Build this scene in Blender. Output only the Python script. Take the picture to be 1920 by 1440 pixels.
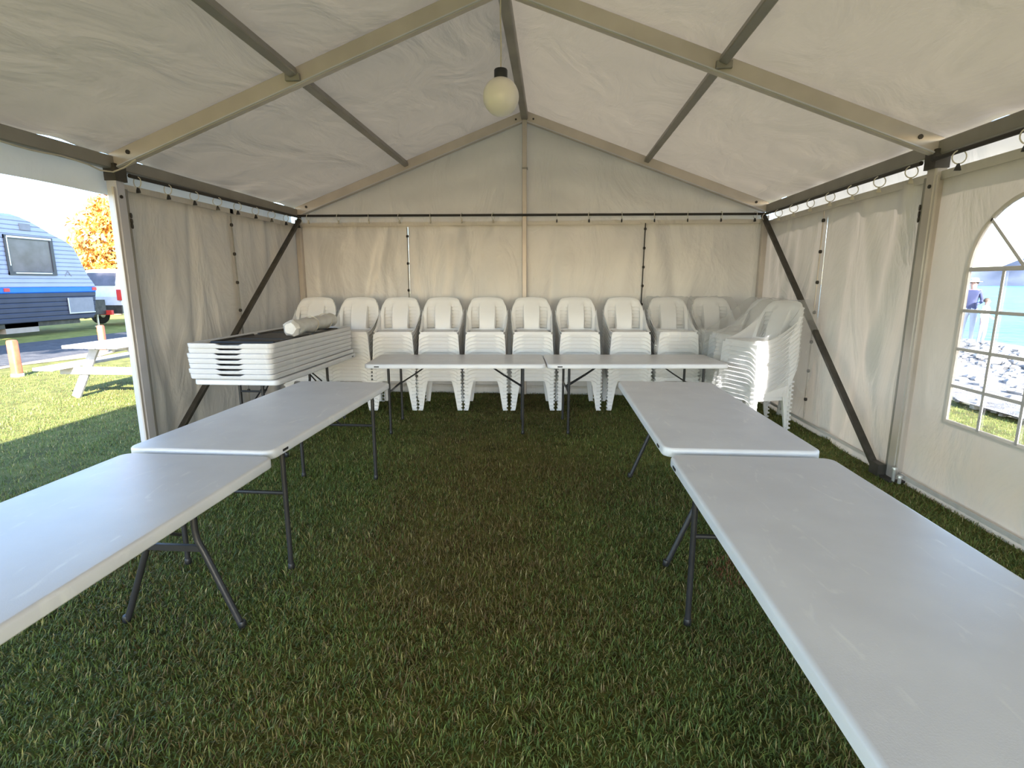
import bpy, bmesh, math, random
import numpy as np
from mathutils import Vector, Matrix, Euler

random.seed(7)
RNG = np.random.default_rng(11)
for o in list(bpy.data.objects):
    bpy.data.objects.remove(o)
SC = bpy.context.scene
COL = SC.collection
PI = math.pi

# ------------------------------------------------------------------ camera
F_PX = 999.23
CAM_POS = (0.3924, 0.0, 1.5435)
YAW, PITCH = 0.0751, 0.1872
cam_d = bpy.data.cameras.new('camera')
cam = bpy.data.objects.new('camera', cam_d)
COL.objects.link(cam)
cam_d.sensor_fit = 'HORIZONTAL'
cam_d.sensor_width = 36.0
cam_d.lens = F_PX / 1920.0 * 36.0
cam_d.clip_start = 0.05
cam_d.clip_end = 2000
cam.location = CAM_POS
cam.rotation_euler = (PI / 2 - PITCH, 0.0, YAW)
SC.camera = cam

# ------------------------------------------------------------------ light
KX, KY = 0.70, 1.80                      # ground run of the sun per metre of height
sun_travel = Vector((-KX, KY, -1.0)).normalized()
world = bpy.data.worlds.new('sky')
SC.world = world
world.use_nodes = True
wn, wl = world.node_tree.nodes, world.node_tree.links
wn.clear()
sky = wn.new('ShaderNodeTexSky')
sky.sky_type = 'NISHITA'
sky.sun_disc = False
sky.sun_elevation = math.asin(-sun_travel.z)
sky.sun_rotation = math.atan2(-sun_travel.x, -sun_travel.y)
sky.air_density = 1.0
sky.dust_density = 0.6
sky.ozone_density = 3.0
bg = wn.new('ShaderNodeBackground')
bg.inputs['Strength'].default_value = 0.88
wo = wn.new('ShaderNodeOutputWorld')
wl.new(sky.outputs[0], bg.inputs[0])
wl.new(bg.outputs[0], wo.inputs[0])
sun_d = bpy.data.lights.new('sun', 'SUN')
sun_d.energy = 32.0
sun_d.angle = math.radians(0.6)
sun_d.color = (1.0, 0.93, 0.86)
sun = bpy.data.objects.new('sun', sun_d)
COL.objects.link(sun)
sun.rotation_euler = sun_travel.to_track_quat('-Z', 'Y').to_euler()
sun.location = (10, -20, 15)
SC.view_settings.view_transform = 'Standard'
SC.view_settings.look = 'None'
SC.view_settings.gamma = 1.0
SC.view_settings.use_curve_mapping = False
SC.view_settings.exposure = 0.25
SC.cycles.max_bounces = 6
SC.cycles.diffuse_bounces = 3
SC.cycles.glossy_bounces = 2
SC.cycles.adaptive_threshold = 0.03
SC.cycles.transmission_bounces = 3
SC.cycles.caustics_reflective = False
SC.cycles.caustics_refractive = False
SC.cycles.use_light_tree = False
SC.cycles.transparent_max_bounces = 10

# ------------------------------------------------------------------ materials
def new_mat(name):
    m = bpy.data.materials.new(name)
    m.use_nodes = True
    nt = m.node_tree
    nt.nodes.clear()
    out = nt.nodes.new('ShaderNodeOutputMaterial')
    return m, nt.nodes, nt.links, out

def noise_mix(n, l, c1, c2, scale, detail=4.0, lo=0.35, hi=0.65, coord='Object', stretch=None):
    tc = n.new('ShaderNodeTexCoord')
    nz = n.new('ShaderNodeTexNoise')
    nz.inputs['Scale'].default_value = scale
    nz.inputs['Detail'].default_value = detail
    if stretch:
        mp = n.new('ShaderNodeMapping')
        mp.inputs['Scale'].default_value = stretch
        l.new(tc.outputs[coord], mp.inputs[0])
        l.new(mp.outputs[0], nz.inputs['Vector'])
    else:
        l.new(tc.outputs[coord], nz.inputs['Vector'])
    r = n.new('ShaderNodeValToRGB')
    r.color_ramp.elements[0].position = lo
    r.color_ramp.elements[0].color = (*c1, 1)
    r.color_ramp.elements[1].position = hi
    r.color_ramp.elements[1].color = (*c2, 1)
    l.new(nz.outputs['Fac'], r.inputs[0])
    return r.outputs[0], nz, tc

def plain(name, color, rough=0.5, metal=0.0, var=0.06, scale=6.0, bump=0.0, bscale=40.0, spec=0.5, coord='Object'):
    m, n, l, out = new_mat(name)
    b = n.new('ShaderNodeBsdfPrincipled')
    c1 = tuple(max(0, c * (1 - var)) for c in color)
    c2 = tuple(min(1, c * (1 + var)) for c in color)
    col, nz, tc = noise_mix(n, l, c1, c2, scale, coord=coord)
    l.new(col, b.inputs['Base Color'])
    b.inputs['Roughness'].default_value = rough
    b.inputs['Metallic'].default_value = metal
    b.inputs['Specular IOR Level'].default_value = spec
    if bump:
        nb = n.new('ShaderNodeTexNoise')
        nb.inputs['Scale'].default_value = bscale
        nb.inputs['Detail'].default_value = 3
        l.new(tc.outputs[coord], nb.inputs['Vector'])
        bp = n.new('ShaderNodeBump')
        bp.inputs['Strength'].default_value = bump
        bp.inputs['Distance'].default_value = 0.01
        l.new(nb.outputs['Fac'], bp.inputs['Height'])
        l.new(bp.outputs[0], b.inputs['Normal'])
    l.new(b.outputs[0], out.inputs[0])
    return m

def fabric(name, refl1, refl2, trans, stretch=(1, 1, 1), bump=0.35):
    """coated tent cloth: reflects most light, lets a little through"""
    m, n, l, out = new_mat(name)
    col, nz, tc = noise_mix(n, l, refl1, refl2, 1.6, 6.0, 0.3, 0.7)
    d = n.new('ShaderNodeBsdfDiffuse')
    l.new(col, d.inputs[0])
    t = n.new('ShaderNodeBsdfTranslucent')
    t.inputs[0].default_value = (*trans, 1)
    g = n.new('ShaderNodeBsdfGlossy')
    g.inputs['Color'].default_value = (0.04, 0.04, 0.04, 1)
    g.inputs['Roughness'].default_value = 0.35
    mp = n.new('ShaderNodeMapping')
    mp.inputs['Scale'].default_value = stretch
    l.new(tc.outputs['Object'], mp.inputs[0])
    n1 = n.new('ShaderNodeTexNoise')
    n1.inputs['Scale'].default_value = 2.2
    n1.inputs['Detail'].default_value = 5
    n1.inputs['Distortion'].default_value = 0.8
    l.new(mp.outputs[0], n1.inputs['Vector'])
    bp = n.new('ShaderNodeBump')
    bp.inputs['Strength'].default_value = bump
    bp.inputs['Distance'].default_value = 0.06
    l.new(n1.outputs['Fac'], bp.inputs['Height'])
    for s in (d, t, g):
        l.new(bp.outputs[0], s.inputs['Normal'])
    a = n.new('ShaderNodeAddShader')
    a2 = n.new('ShaderNodeAddShader')
    l.new(d.outputs[0], a.inputs[0])
    l.new(t.outputs[0], a.inputs[1])
    l.new(a.outputs[0], a2.inputs[0])
    l.new(g.outputs[0], a2.inputs[1])
    l.new(a2.outputs[0], out.inputs[0])
    return m

def film(name):
    m, n, l, out = new_mat(name)
    tc = n.new('ShaderNodeTexCoord')
    n1 = n.new('ShaderNodeTexNoise')
    n1.inputs['Scale'].default_value = 9
    n1.inputs['Detail'].default_value = 6
    n1.inputs['Distortion'].default_value = 1.5
    l.new(tc.outputs['Object'], n1.inputs['Vector'])
    bp = n.new('ShaderNodeBump')
    bp.inputs['Strength'].default_value = 0.9
    bp.inputs['Distance'].default_value = 0.02
    l.new(n1.outputs['Fac'], bp.inputs['Height'])
    tr = n.new('ShaderNodeBsdfTransparent')
    tr.inputs[0].default_value = (1.0, 1.0, 1.0, 1)
    g = n.new('ShaderNodeBsdfGlossy')
    g.inputs['Color'].default_value = (0.8, 0.8, 0.8, 1)
    g.inputs['Roughness'].default_value = 0.13
    d = n.new('ShaderNodeBsdfTranslucent')
    d.inputs[0].default_value = (0.9, 0.9, 0.88, 1)
    d2 = n.new('ShaderNodeBsdfDiffuse')
    d2.inputs[0].default_value = (0.9, 0.9, 0.88, 1)
    l.new(bp.outputs[0], d2.inputs['Normal'])
    md = n.new('ShaderNodeMixShader')
    l.new(d.outputs[0], md.inputs[1])
    l.new(d2.outputs[0], md.inputs[2])
    l.new(bp.outputs[0], g.inputs['Normal'])
    l.new(bp.outputs[0], d.inputs['Normal'])
    mx = n.new('ShaderNodeMixShader')
    mx.inputs[0].default_value = 0.75
    l.new(g.outputs[0], mx.inputs[1])
    l.new(md.outputs[0], mx.inputs[2])
    m2 = n.new('ShaderNodeMixShader')
    m2.inputs[0].default_value = 0.24
    l.new(tr.outputs[0], m2.inputs[1])
    l.new(mx.outputs[0], m2.inputs[2])
    l.new(m2.outputs[0], out.inputs[0])
    return m

def clear_pane(name, tint=(0.93, 0.94, 0.95), gloss=0.06):
    m, n, l, out = new_mat(name)
    tr = n.new('ShaderNodeBsdfTransparent')
    tr.inputs[0].default_value = (*tint, 1)
    g = n.new('ShaderNodeBsdfGlossy')
    g.inputs['Roughness'].default_value = 0.08
    mx = n.new('ShaderNodeMixShader')
    mx.inputs[0].default_value = gloss
    l.new(tr.outputs[0], mx.inputs[1])
    l.new(g.outputs[0], mx.inputs[2])
    l.new(mx.outputs[0], out.inputs[0])
    return m

def blades(name):
    m, n, l, out = new_mat(name)
    at = n.new('ShaderNodeVertexColor')
    at.layer_name = 'Col'
    d = n.new('ShaderNodeBsdfPrincipled')
    d.inputs['Roughness'].default_value = 0.55
    d.inputs['Specular IOR Level'].default_value = 0.35
    l.new(at.outputs[0], d.inputs['Base Color'])
    t = n.new('ShaderNodeBsdfTranslucent')
    l.new(at.outputs[0], t.inputs[0])
    mx = n.new('ShaderNodeMixShader')
    mx.inputs[0].default_value = 0.25
    l.new(d.outputs[0], mx.inputs[1])
    l.new(t.outputs[0], mx.inputs[2])
    l.new(mx.outputs[0], out.inputs[0])
    return m

def table_plastic(name):
    m, n, l, out = new_mat(name)
    b = n.new('ShaderNodeBsdfPrincipled')
    col, nz, tc = noise_mix(n, l, (0.70, 0.70, 0.735), (0.76, 0.76, 0.79), 5.0, 6.0, 0.35, 0.7)
    # pale scuffs and smears with a shape of their own
    mp = n.new('ShaderNodeMapping')
    mp.inputs['Scale'].default_value = (7, 2.2, 1)
    mp.inputs['Rotation'].default_value = (0, 0, 0.6)
    l.new(tc.outputs['Object'], mp.inputs[0])
    sn = n.new('ShaderNodeTexNoise')
    sn.inputs['Scale'].default_value = 3.0
    sn.inputs['Detail'].default_value = 8
    sn.inputs['Distortion'].default_value = 1.2
    l.new(mp.outputs[0], sn.inputs['Vector'])
    rp = n.new('ShaderNodeValToRGB')
    rp.color_ramp.elements[0].position = 0.62
    rp.color_ramp.elements[1].position = 0.80
    l.new(sn.outputs['Fac'], rp.inputs[0])
    mx = n.new('ShaderNodeMixRGB')
    l.new(rp.outputs[0], mx.inputs[0])
    l.new(col, mx.inputs[1])
    mx.inputs[2].default_value = (0.86, 0.86, 0.86, 1)
    l.new(mx.outputs[0], b.inputs['Base Color'])
    b.inputs['Roughness'].default_value = 0.34
    nb = n.new('ShaderNodeTexNoise')
    nb.inputs['Scale'].default_value = 260
    l.new(tc.outputs['Object'], nb.inputs['Vector'])
    bp = n.new('ShaderNodeBump')
    bp.inputs['Strength'].default_value = 0.12
    bp.inputs['Distance'].default_value = 0.002
    l.new(nb.outputs['Fac'], bp.inputs['Height'])
    l.new(bp.outputs[0], b.inputs['Normal'])
    l.new(b.outputs[0], out.inputs[0])
    return m

def ground_mat(name, cols, scale=3.0, rough=0.9, bump=0.5):
    m, n, l, out = new_mat(name)
    b = n.new('ShaderNodeBsdfPrincipled')
    tc = n.new('ShaderNodeTexCoord')
    n1 = n.new('ShaderNodeTexNoise')
    n1.inputs['Scale'].default_value = scale
    n1.inputs['Detail'].default_value = 8
    n1.inputs['Roughness'].default_value = 0.7
    l.new(tc.outputs['Object'], n1.inputs['Vector'])
    r = n.new('ShaderNodeValToRGB')
    els = r.color_ramp.elements
    els[0].position = 0.32
    els[0].color = (*cols[0], 1)
    els[1].position = 0.68
    els[1].color = (*cols[-1], 1)
    for i, c in enumerate(cols[1:-1]):
        e = els.new(0.32 + 0.36 * (i + 1) / (len(cols) - 1))
        e.color = (*c, 1)
    l.new(n1.outputs['Fac'], r.inputs[0])
    l.new(r.outputs[0], b.inputs['Base Color'])
    b.inputs['Roughness'].default_value = rough
    b.inputs['Specular IOR Level'].default_value = 0.2
    nb = n.new('ShaderNodeTexNoise')
    nb.inputs['Scale'].default_value = 60
    nb.inputs['Detail'].default_value = 4
    l.new(tc.outputs['Object'], nb.inputs['Vector'])
    bp = n.new('ShaderNodeBump')
    bp.inputs['Strength'].default_value = bump
    bp.inputs['Distance'].default_value = 0.03
    l.new(nb.outputs['Fac'], bp.inputs['Height'])
    l.new(bp.outputs[0], b.inputs['Normal'])
    l.new(b.outputs[0], out.inputs[0])
    return m

def sea_mat(name):
    m, n, l, out = new_mat(name)
    b = n.new('ShaderNodeBsdfPrincipled')
    col, nz, tc = noise_mix(n, l, (0.02, 0.13, 0.19), (0.04, 0.20, 0.25), 0.25, 6, 0.35, 0.65, stretch=(1, 0.25, 1))
    l.new(col, b.inputs['Base Color'])
    b.inputs['Roughness'].default_value = 0.3
    b.inputs['Specular IOR Level'].default_value = 0.12
    w = n.new('ShaderNodeTexNoise')
    w.inputs['Scale'].default_value = 1.4
    w.inputs['Detail'].default_value = 5
    l.new(tc.outputs['Object'], w.inputs['Vector'])
    bp = n.new('ShaderNodeBump')
    bp.inputs['Strength'].default_value = 0.6
    bp.inputs['Distance'].default_value = 0.25
    l.new(w.outputs['Fac'], bp.inputs['Height'])
    l.new(bp.outputs[0], b.inputs['Normal'])
    l.new(b.outputs[0], out.inputs[0])
    return m

M = {
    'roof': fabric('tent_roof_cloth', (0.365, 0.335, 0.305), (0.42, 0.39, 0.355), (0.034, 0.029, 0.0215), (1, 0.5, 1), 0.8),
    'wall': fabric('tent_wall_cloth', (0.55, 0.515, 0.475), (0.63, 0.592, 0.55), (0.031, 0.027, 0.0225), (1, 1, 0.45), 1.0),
    'valance': fabric('valance_cloth', (0.66, 0.66, 0.66), (0.74, 0.74, 0.73), (0.09, 0.085, 0.078), (1, 1, 0.6), 0.3),
    'alu': plain('painted_aluminium', (0.54, 0.49, 0.45), 0.42, 0.2, 0.08, 3),
    'alu_dull': plain('dull_aluminium', (0.30, 0.285, 0.26), 0.5, 0.4, 0.10, 3),
    'alu_sky_tint': plain('sky_tinted_aluminium', (0.58, 0.58, 0.64), 0.4, 0.1, 0.05, 3),  # cool sky light mixed into the colour, chiefly for the left posts
    'steel_dark': plain('dark_steel', (0.075, 0.068, 0.058), 0.55, 0.5, 0.25, 8),
    'rod': plain('black_rod', (0.03, 0.026, 0.022), 0.5, 0.3, 0.1, 6),
    'ring': plain('white_curtain_ring', (0.62, 0.58, 0.50), 0.4),
    'black': plain('black_plastic', (0.018, 0.018, 0.019), 0.45),
    'leg': plain('grey_powder_coat', (0.036, 0.036, 0.039), 0.4, 0.3, 0.1, 12),
    'table': table_plastic('white_table_plastic'),
    'chair': plain('white_chair_plastic', (0.86, 0.86, 0.875), 0.36, 0.0, 0.02, 4, coord='Object'),
    'film': film('clear_wrapping_film'),
    'pane': clear_pane('clear_vinyl_pane'),
    'bar': fabric('grey_glazing_tape', (0.40, 0.385, 0.375), (0.45, 0.43, 0.42), (0.10, 0.095, 0.092), (1, 1, 1), 0.1),
    'globe': plain('opal_globe', (0.86, 0.81, 0.75), 0.25, 0, 0.02, 4),
    'cord': plain('pale_cord', (0.55, 0.50, 0.42), 0.6),
    'vinyl': plain('crinkled_white_vinyl', (0.66, 0.65, 0.63), 0.38, 0, 0.05, 9, 0.5, 26),
    'lawn': ground_mat('lawn_soil', [(0.060, 0.058, 0.018), (0.115, 0.120, 0.032), (0.19, 0.19, 0.055)], 4.0),
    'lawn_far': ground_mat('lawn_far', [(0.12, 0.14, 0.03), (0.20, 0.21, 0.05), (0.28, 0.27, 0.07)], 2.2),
    'grass': blades('grass_blades'),
    'road': ground_mat('bitumen', [(0.045, 0.048, 0.055), (0.07, 0.073, 0.08), (0.10, 0.10, 0.105)], 5.0, 0.85),
    'verge': ground_mat('sandy_verge', [(0.16, 0.13, 0.10), (0.24, 0.20, 0.16), (0.30, 0.26, 0.21)], 4.0),
    'pebble': ground_mat('pebble_beach', [(0.11, 0.105, 0.10), (0.21, 0.205, 0.20), (0.30, 0.29, 0.285)], 7.0, 0.8, 0.9),
    'stone': plain('beach_stone', (0.26, 0.255, 0.25), 0.8, 0, 0.3, 5),
    'sea': sea_mat('sea_water'),
    'hill': ground_mat('haze_tinted_hills', [(0.05, 0.065, 0.10), (0.07, 0.09, 0.13), (0.10, 0.12, 0.16)], 0.06, 0.9, 0.0),  # blue of distance haze mixed into the hill colour
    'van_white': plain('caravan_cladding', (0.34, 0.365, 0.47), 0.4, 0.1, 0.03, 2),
    'van_navy': plain('caravan_navy', (0.035, 0.040, 0.070), 0.35, 0.2, 0.1, 3),
    'van_blue': plain('caravan_blue_stripe', (0.01, 0.16, 0.72), 0.35, 0, 0.05, 3),
    'van_grey': plain('caravan_grey_trim', (0.22, 0.22, 0.25), 0.5),
    'van_frame': plain('caravan_window_frame', (0.06, 0.06, 0.065), 0.45),
    'glass_dark': plain('tinted_window', (0.10, 0.095, 0.11), 0.12, 0, 0.25, 2.5),
    'silver': plain('bare_metal_strip', (0.62, 0.62, 0.62), 0.3, 0.6),
    'tank': plain('beige_tank', (0.34, 0.28, 0.24), 0.6),
    'red': plain('red_lens', (0.60, 0.05, 0.04), 0.3),
    'tyre': plain('tyre_rubber', (0.02, 0.02, 0.02), 0.8),
    'car_white': plain('white_car_paint', (0.74, 0.74, 0.75), 0.25),
    'bollard': plain('faded_red_paint', (0.50, 0.10, 0.045), 0.6, 0, 0.25, 7),
    'picnic': plain('whitewashed_timber', (0.40, 0.39, 0.41), 0.7, 0, 0.1, 9, 0.3, 30),
    'bark': plain('tree_bark', (0.11, 0.085, 0.06), 0.9, 0, 0.3, 8),
    'leaf_orange': plain('autumn_leaf', (0.55, 0.26, 0.05), 0.6, 0, 0.35, 1.5),
    'leaf_green': plain('green_leaf', (0.07, 0.12, 0.03), 0.6, 0, 0.3, 1.5),
    'skin': plain('skin', (0.52, 0.30, 0.24), 0.5, 0, 0.04, 6),
    'navy_cloth': plain('navy_cloth', (0.045, 0.055, 0.13), 0.8),
    'white_cloth': plain('white_cloth', (0.50, 0.50, 0.53), 0.8),
    'hair': plain('brown_hair', (0.07, 0.045, 0.03), 0.7),
}

# ------------------------------------------------------------------ helpers
class MB:
    def __init__(s):
        s.v, s.f = [], []
    def add(s, vs, fs):
        b = len(s.v)
        s.v += [tuple(v) for v in vs]
        s.f += [tuple(b + i for i in f) for f in fs]
        return s
    def box(s, c, d):
        x, y, z = c
        a, b, e = d[0] / 2, d[1] / 2, d[2] / 2
        vs = [(x + i * a, y + j * b, z + k * e) for k in (-1, 1) for j in (-1, 1) for i in (-1, 1)]
        return s.add(vs, [(0, 2, 3, 1), (4, 5, 7, 6), (0, 1, 5, 4), (2, 6, 7, 3), (0, 4, 6, 2), (1, 3, 7, 5)])
    def bar(s, p, q, w, h, up=(0, 0, 1), ch=0.12):
        """rectangular bar with chamfered edges, w across, h along up"""
        p, q = Vector(p), Vector(q)
        t = (q - p).normalized()
        u = Vector(up)
        u = u - t * u.dot(t)
        if u.length < 1e-4:
            u = Vector((0, 1, 0)) - t * t.y
        u.normalize()
        r = t.cross(u)
        c = min(w, h) * ch
        a, b = w / 2, h / 2
        prof = [(-a + c, -b), (a - c, -b), (a, -b + c), (a, b - c), (a - c, b), (-a + c, b), (-a, b - c), (-a, -b + c)]
        vs = [e + r * x + u * y for e in (p, q) for x, y in prof]
        fs = [(i, (i + 1) % 8, 8 + (i + 1) % 8, 8 + i) for i in range(8)] + [tuple(range(7, -1, -1)), tuple(range(8, 16))]
        return s.add(vs, fs)
    def tube(s, path, r, n=8, cap=True):
        path = [Vector(p) for p in path]
        rr = r if isinstance(r, (list, tuple)) else [r] * len(path)
        base = len(s.v)
        prev = None
        for i, p in enumerate(path):
            a = path[max(i - 1, 0)]
            b = path[min(i + 1, len(path) - 1)]
            t = (b - a).normalized()
            if prev is None:
                u = t.orthogonal().normalized()
            else:
                u = prev - t * prev.dot(t)
                u.normalize()
            prev = u
            w = t.cross(u)
            for k in range(n):
                an = 2 * PI * k / n
                s.v.append(tuple(p + (u * math.cos(an) + w * math.sin(an)) * rr[i]))
        for i in range(len(path) - 1):
            for k in range(n):
                a = base + i * n + k
                b = base + i * n + (k + 1) % n
                s.f.append((a, b, b + n, a + n))
        if cap:
            s.f.append(tuple(base + k for k in range(n - 1, -1, -1)))
            s.f.append(tuple(base + (len(path) - 1) * n + k for k in range(n)))
        return s
    def lathe(s, prof, c=(0, 0, 0), n=20):
        base = len(s.v)
        for r, z in prof:
            for k in range(n):
                a = 2 * PI * k / n
                s.v.append((c[0] + r * math.cos(a), c[1] + r * math.sin(a), c[2] + z))
        for i in range(len(prof) - 1):
            for k in range(n):
                a = base + i * n + k
                b = base + i * n + (k + 1) % n
                s.f.append((a, b, b + n, a + n))
        s.f.append(tuple(base + k for k in range(n - 1, -1, -1)))
        s.f.append(tuple(base + (len(prof) - 1) * n + k for k in range(n)))
        return s
    def loops(s, loops, cap0=True, cap1=True):
        base = len(s.v)
        n = len(loops[0])
        for lp in loops:
            s.v += [tuple(p) for p in lp]
        for i in range(len(loops) - 1):
            for k in range(n):
                a = base + i * n + k
                b = base + i * n + (k + 1) % n
                s.f.append((a, b, b + n, a + n))
        if cap0:
            s.f.append(tuple(base + k for k in range(n - 1, -1, -1)))
        if cap1:
            s.f.append(tuple(base + (len(loops) - 1) * n + k for k in range(n)))
        return s
    def grid(s, fn, nu, nv, skip=None):
        base = len(s.v)
        for j in range(nv + 1):
            for i in range(nu + 1):
                s.v.append(tuple(fn(i / nu, j / nv)))
        for j in range(nv):
            for i in range(nu):
                if skip and skip(i, j):
                    continue
                a = base + j * (nu + 1) + i
                s.f.append((a, a + 1, a + nu + 2, a + nu + 1))
        return s
    def mesh(s, name, mat, smooth=False, solid=0.0, recalc=True):
        me = bpy.data.meshes.new(name)
        bm = bmesh.new()
        vs = [bm.verts.new(v) for v in s.v]
        for f in s.f:
            try:
                bm.faces.new([vs[i] for i in f])
            except ValueError:
                pass
        loose = [v for v in bm.verts if not v.link_faces]
        if loose:
            bmesh.ops.delete(bm, geom=loose, context='VERTS')
        if recalc:
            bmesh.ops.recalc_face_normals(bm, faces=bm.faces)
        if solid:
            bmesh.ops.solidify(bm, geom=bm.faces[:], thickness=solid)
            bmesh.ops.recalc_face_normals(bm, faces=bm.faces)
        bm.to_mesh(me)
        bm.free()
        me.materials.append(mat)
        if smooth:
            me.polygons.foreach_set('use_smooth', [True] * len(me.polygons))
            try:
                me.set_sharp_from_angle(angle=math.radians(38))
            except Exception:
                pass
        return me
    def build(s, name, mat, parent=None, smooth=False, solid=0.0, local=False):
        """vertices in world space are moved into the parent's frame (parents carry no rotation)"""
        if parent is not None and not local:
            l = parent.location
            pp = parent.parent
            if pp is not None:
                l = l + pp.location
            s.v = [(x - l[0], y - l[1], z - l[2]) for x, y, z in s.v]
        me = s.mesh(name, mat, smooth, solid)
        return put(name, me, parent)

def put(name, me, parent=None, loc=None, rot=None):
    o = bpy.data.objects.new(name, me)
    COL.objects.link(o)
    if parent is not None:
        o.parent = parent
    if loc is not None:
        o.location = loc
    if rot is not None:
        o.rotation_euler = rot
    return o

def tag(o, label=None, cat=None, group=None, kind=None):
    if label:
        o['label'] = label
    if cat:
        o['category'] = cat
    if group:
        o['group'] = group
    if kind:
        o['kind'] = kind
    return o

def thing(name, loc=(0, 0, 0), label=None, cat=None, group=None, kind=None, rz=0.0):
    o = bpy.data.objects.new(name, None)
    o.empty_display_size = 0.1
    COL.objects.link(o)
    o.location = loc
    o.rotation_euler = (0, 0, rz)
    return tag(o, label, cat, group, kind)

def rounded(L, W, r, inset=0.0, z=0.0, ne=14, nl=6, nc=5):
    """rounded rectangle, W along x, L along y, counter-clockwise"""
    a, b = W / 2 - inset, L / 2 - inset
    r = max(r - inset, 0.004)
    pts = []
    cs = [(a - r, -b + r, -PI / 2), (a - r, b - r, 0), (-a + r, b - r, PI / 2), (-a + r, -b + r, PI)]
    for i, (cx, cy, a0) in enumerate(cs):
        for k in range(nc + 1):
            t = a0 + (PI / 2) * k / nc
            pts.append((cx + r * math.cos(t), cy + r * math.sin(t), z))
        nx, ny, n0 = cs[(i + 1) % 4]
        p = pts[-1]
        q = (nx + r * math.cos(n0), ny + r * math.sin(n0), z)
        m = nl if i % 2 == 0 else ne
        for k in range(1, m):
            t = k / m
            pts.append((p[0] + (q[0] - p[0]) * t, p[1] + (q[1] - p[1]) * t, z))
    return pts

def wob(seed, amp, n=6, fmin=1.0, fmax=6.0):
    r = random.Random(seed)
    ws = [(r.uniform(fmin, fmax), r.uniform(fmin, fmax), r.uniform(0, 6.28), r.uniform(0.4, 1)) for _ in range(n)]
    tot = sum(w[3] for w in ws)
    def f(u, v):
        return amp * sum(w[3] * math.sin(w[0] * u * 3 + w[1] * v * 3 + w[2]) for w in ws) / tot
    return f

# ================================================================== setting
HW, YD, YN = 3.15, 7.436, 4.286
BAY = YD - YN
YF, YG, YE = YN - BAY, YN - 2 * BAY, YN - 2 * BAY - 1.5
HE, HR = 2.50, 3.66
FRAMES = [YD, YN, YF, YG, YE]
ORD = ['first', 'second', 'third', 'fourth', 'fifth', 'sixth', 'seventh', 'eighth', 'ninth', 'tenth', 'eleventh', 'twelfth', 'thirteenth']

# ground
g = MB()
g.grid(lambda u, v: (-9.9 + 15.7 * u, -12 + 52 * v, -0.012), 8, 16)
fl = g.build('floor', M['lawn'])
tag(fl, 'green and olive mown lawn under and around the tent', 'lawn', kind='structure')
g = MB()
g.grid(lambda u, v: (-60 + 46.9 * u, -12 + 92 * v, -0.02), 8, 8)
tag(g.build('grass_verge', M['lawn_far']), 'sunlit strip of grass beneath and beyond the caravan', 'grass', kind='structure')
g = MB()
def road_fn(u, v):
    y = -12 + 62 * v
    return (-13.2 + 3.35 * u + 0.12 * math.sin(y * 0.4), y, 0.012 + 0.03 * math.sin(PI * u))
g.grid(road_fn, 6, 40)
tag(g.build('road', M['road'], smooth=True), 'dark bitumen lane between the lawn and the caravan', 'road', kind='structure')
g = MB()
def verge_fn(u, v):
    y = -12 + 62 * v
    return (-9.95 + 0.12 * math.sin(y * 0.4) + u * (0.42 + 0.2 * math.sin(y * 1.3) + 0.12 * math.sin(y * 3.1)), y, 0.014 - 0.02 * u)
g.grid(verge_fn, 3, 90)
tag(g.build('sandy_edge', M['verge'], smooth=True), 'pale pinkish sandy edge between lawn and bitumen lane', 'verge', kind='structure')
g = MB()
def beach_fn(u, v):
    x = 5.75 + 7.4 * u
    y = -12 + 52 * v
    if u == 0:
        x += 0.18 * math.sin(y * 1.7) + 0.1 * math.sin(y * 4.1)
    return (x, y, 0.02 + 0.05 * math.sin(x * 1.9) * math.sin(y * 0.7) - 0.35 * max(0, u - 0.55))
g.grid(beach_fn, 22, 60)
tag(g.build('beach', M['pebble'], smooth=True), 'pale pebble beach seen through the arched window', 'beach', kind='structure')
g = MB()
g.grid(lambda u, v: (12.2 + 500 * u * u, -60 + 700 * v, -0.12), 20, 20)
tag(g.build('sea', M['sea']), 'turquoise blue water beyond the pebble beach', 'sea', kind='structure')
g = MB()
def hill_fn(u, v):
    a = math.radians(28 + 40 * u)
    d = 420 + 60 * v
    prof = 13 + 9 * math.sin(u * 9 + 0.4) + 6 * math.sin(u * 23) + 3 * math.sin(u * 51) + 34 * max(0, u - 0.42) ** 0.8
    z = -1 + max(1.0, prof) * math.sin(PI * min(1, v * 1.0) * 0.5)
    return (d * math.sin(a), d * math.cos(a), z)
g.grid(hill_fn, 60, 5)
tag(g.build('hills', M['hill'], smooth=True), 'hazy blue grey hills along the far shore', 'hills', kind='structure')

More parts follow.
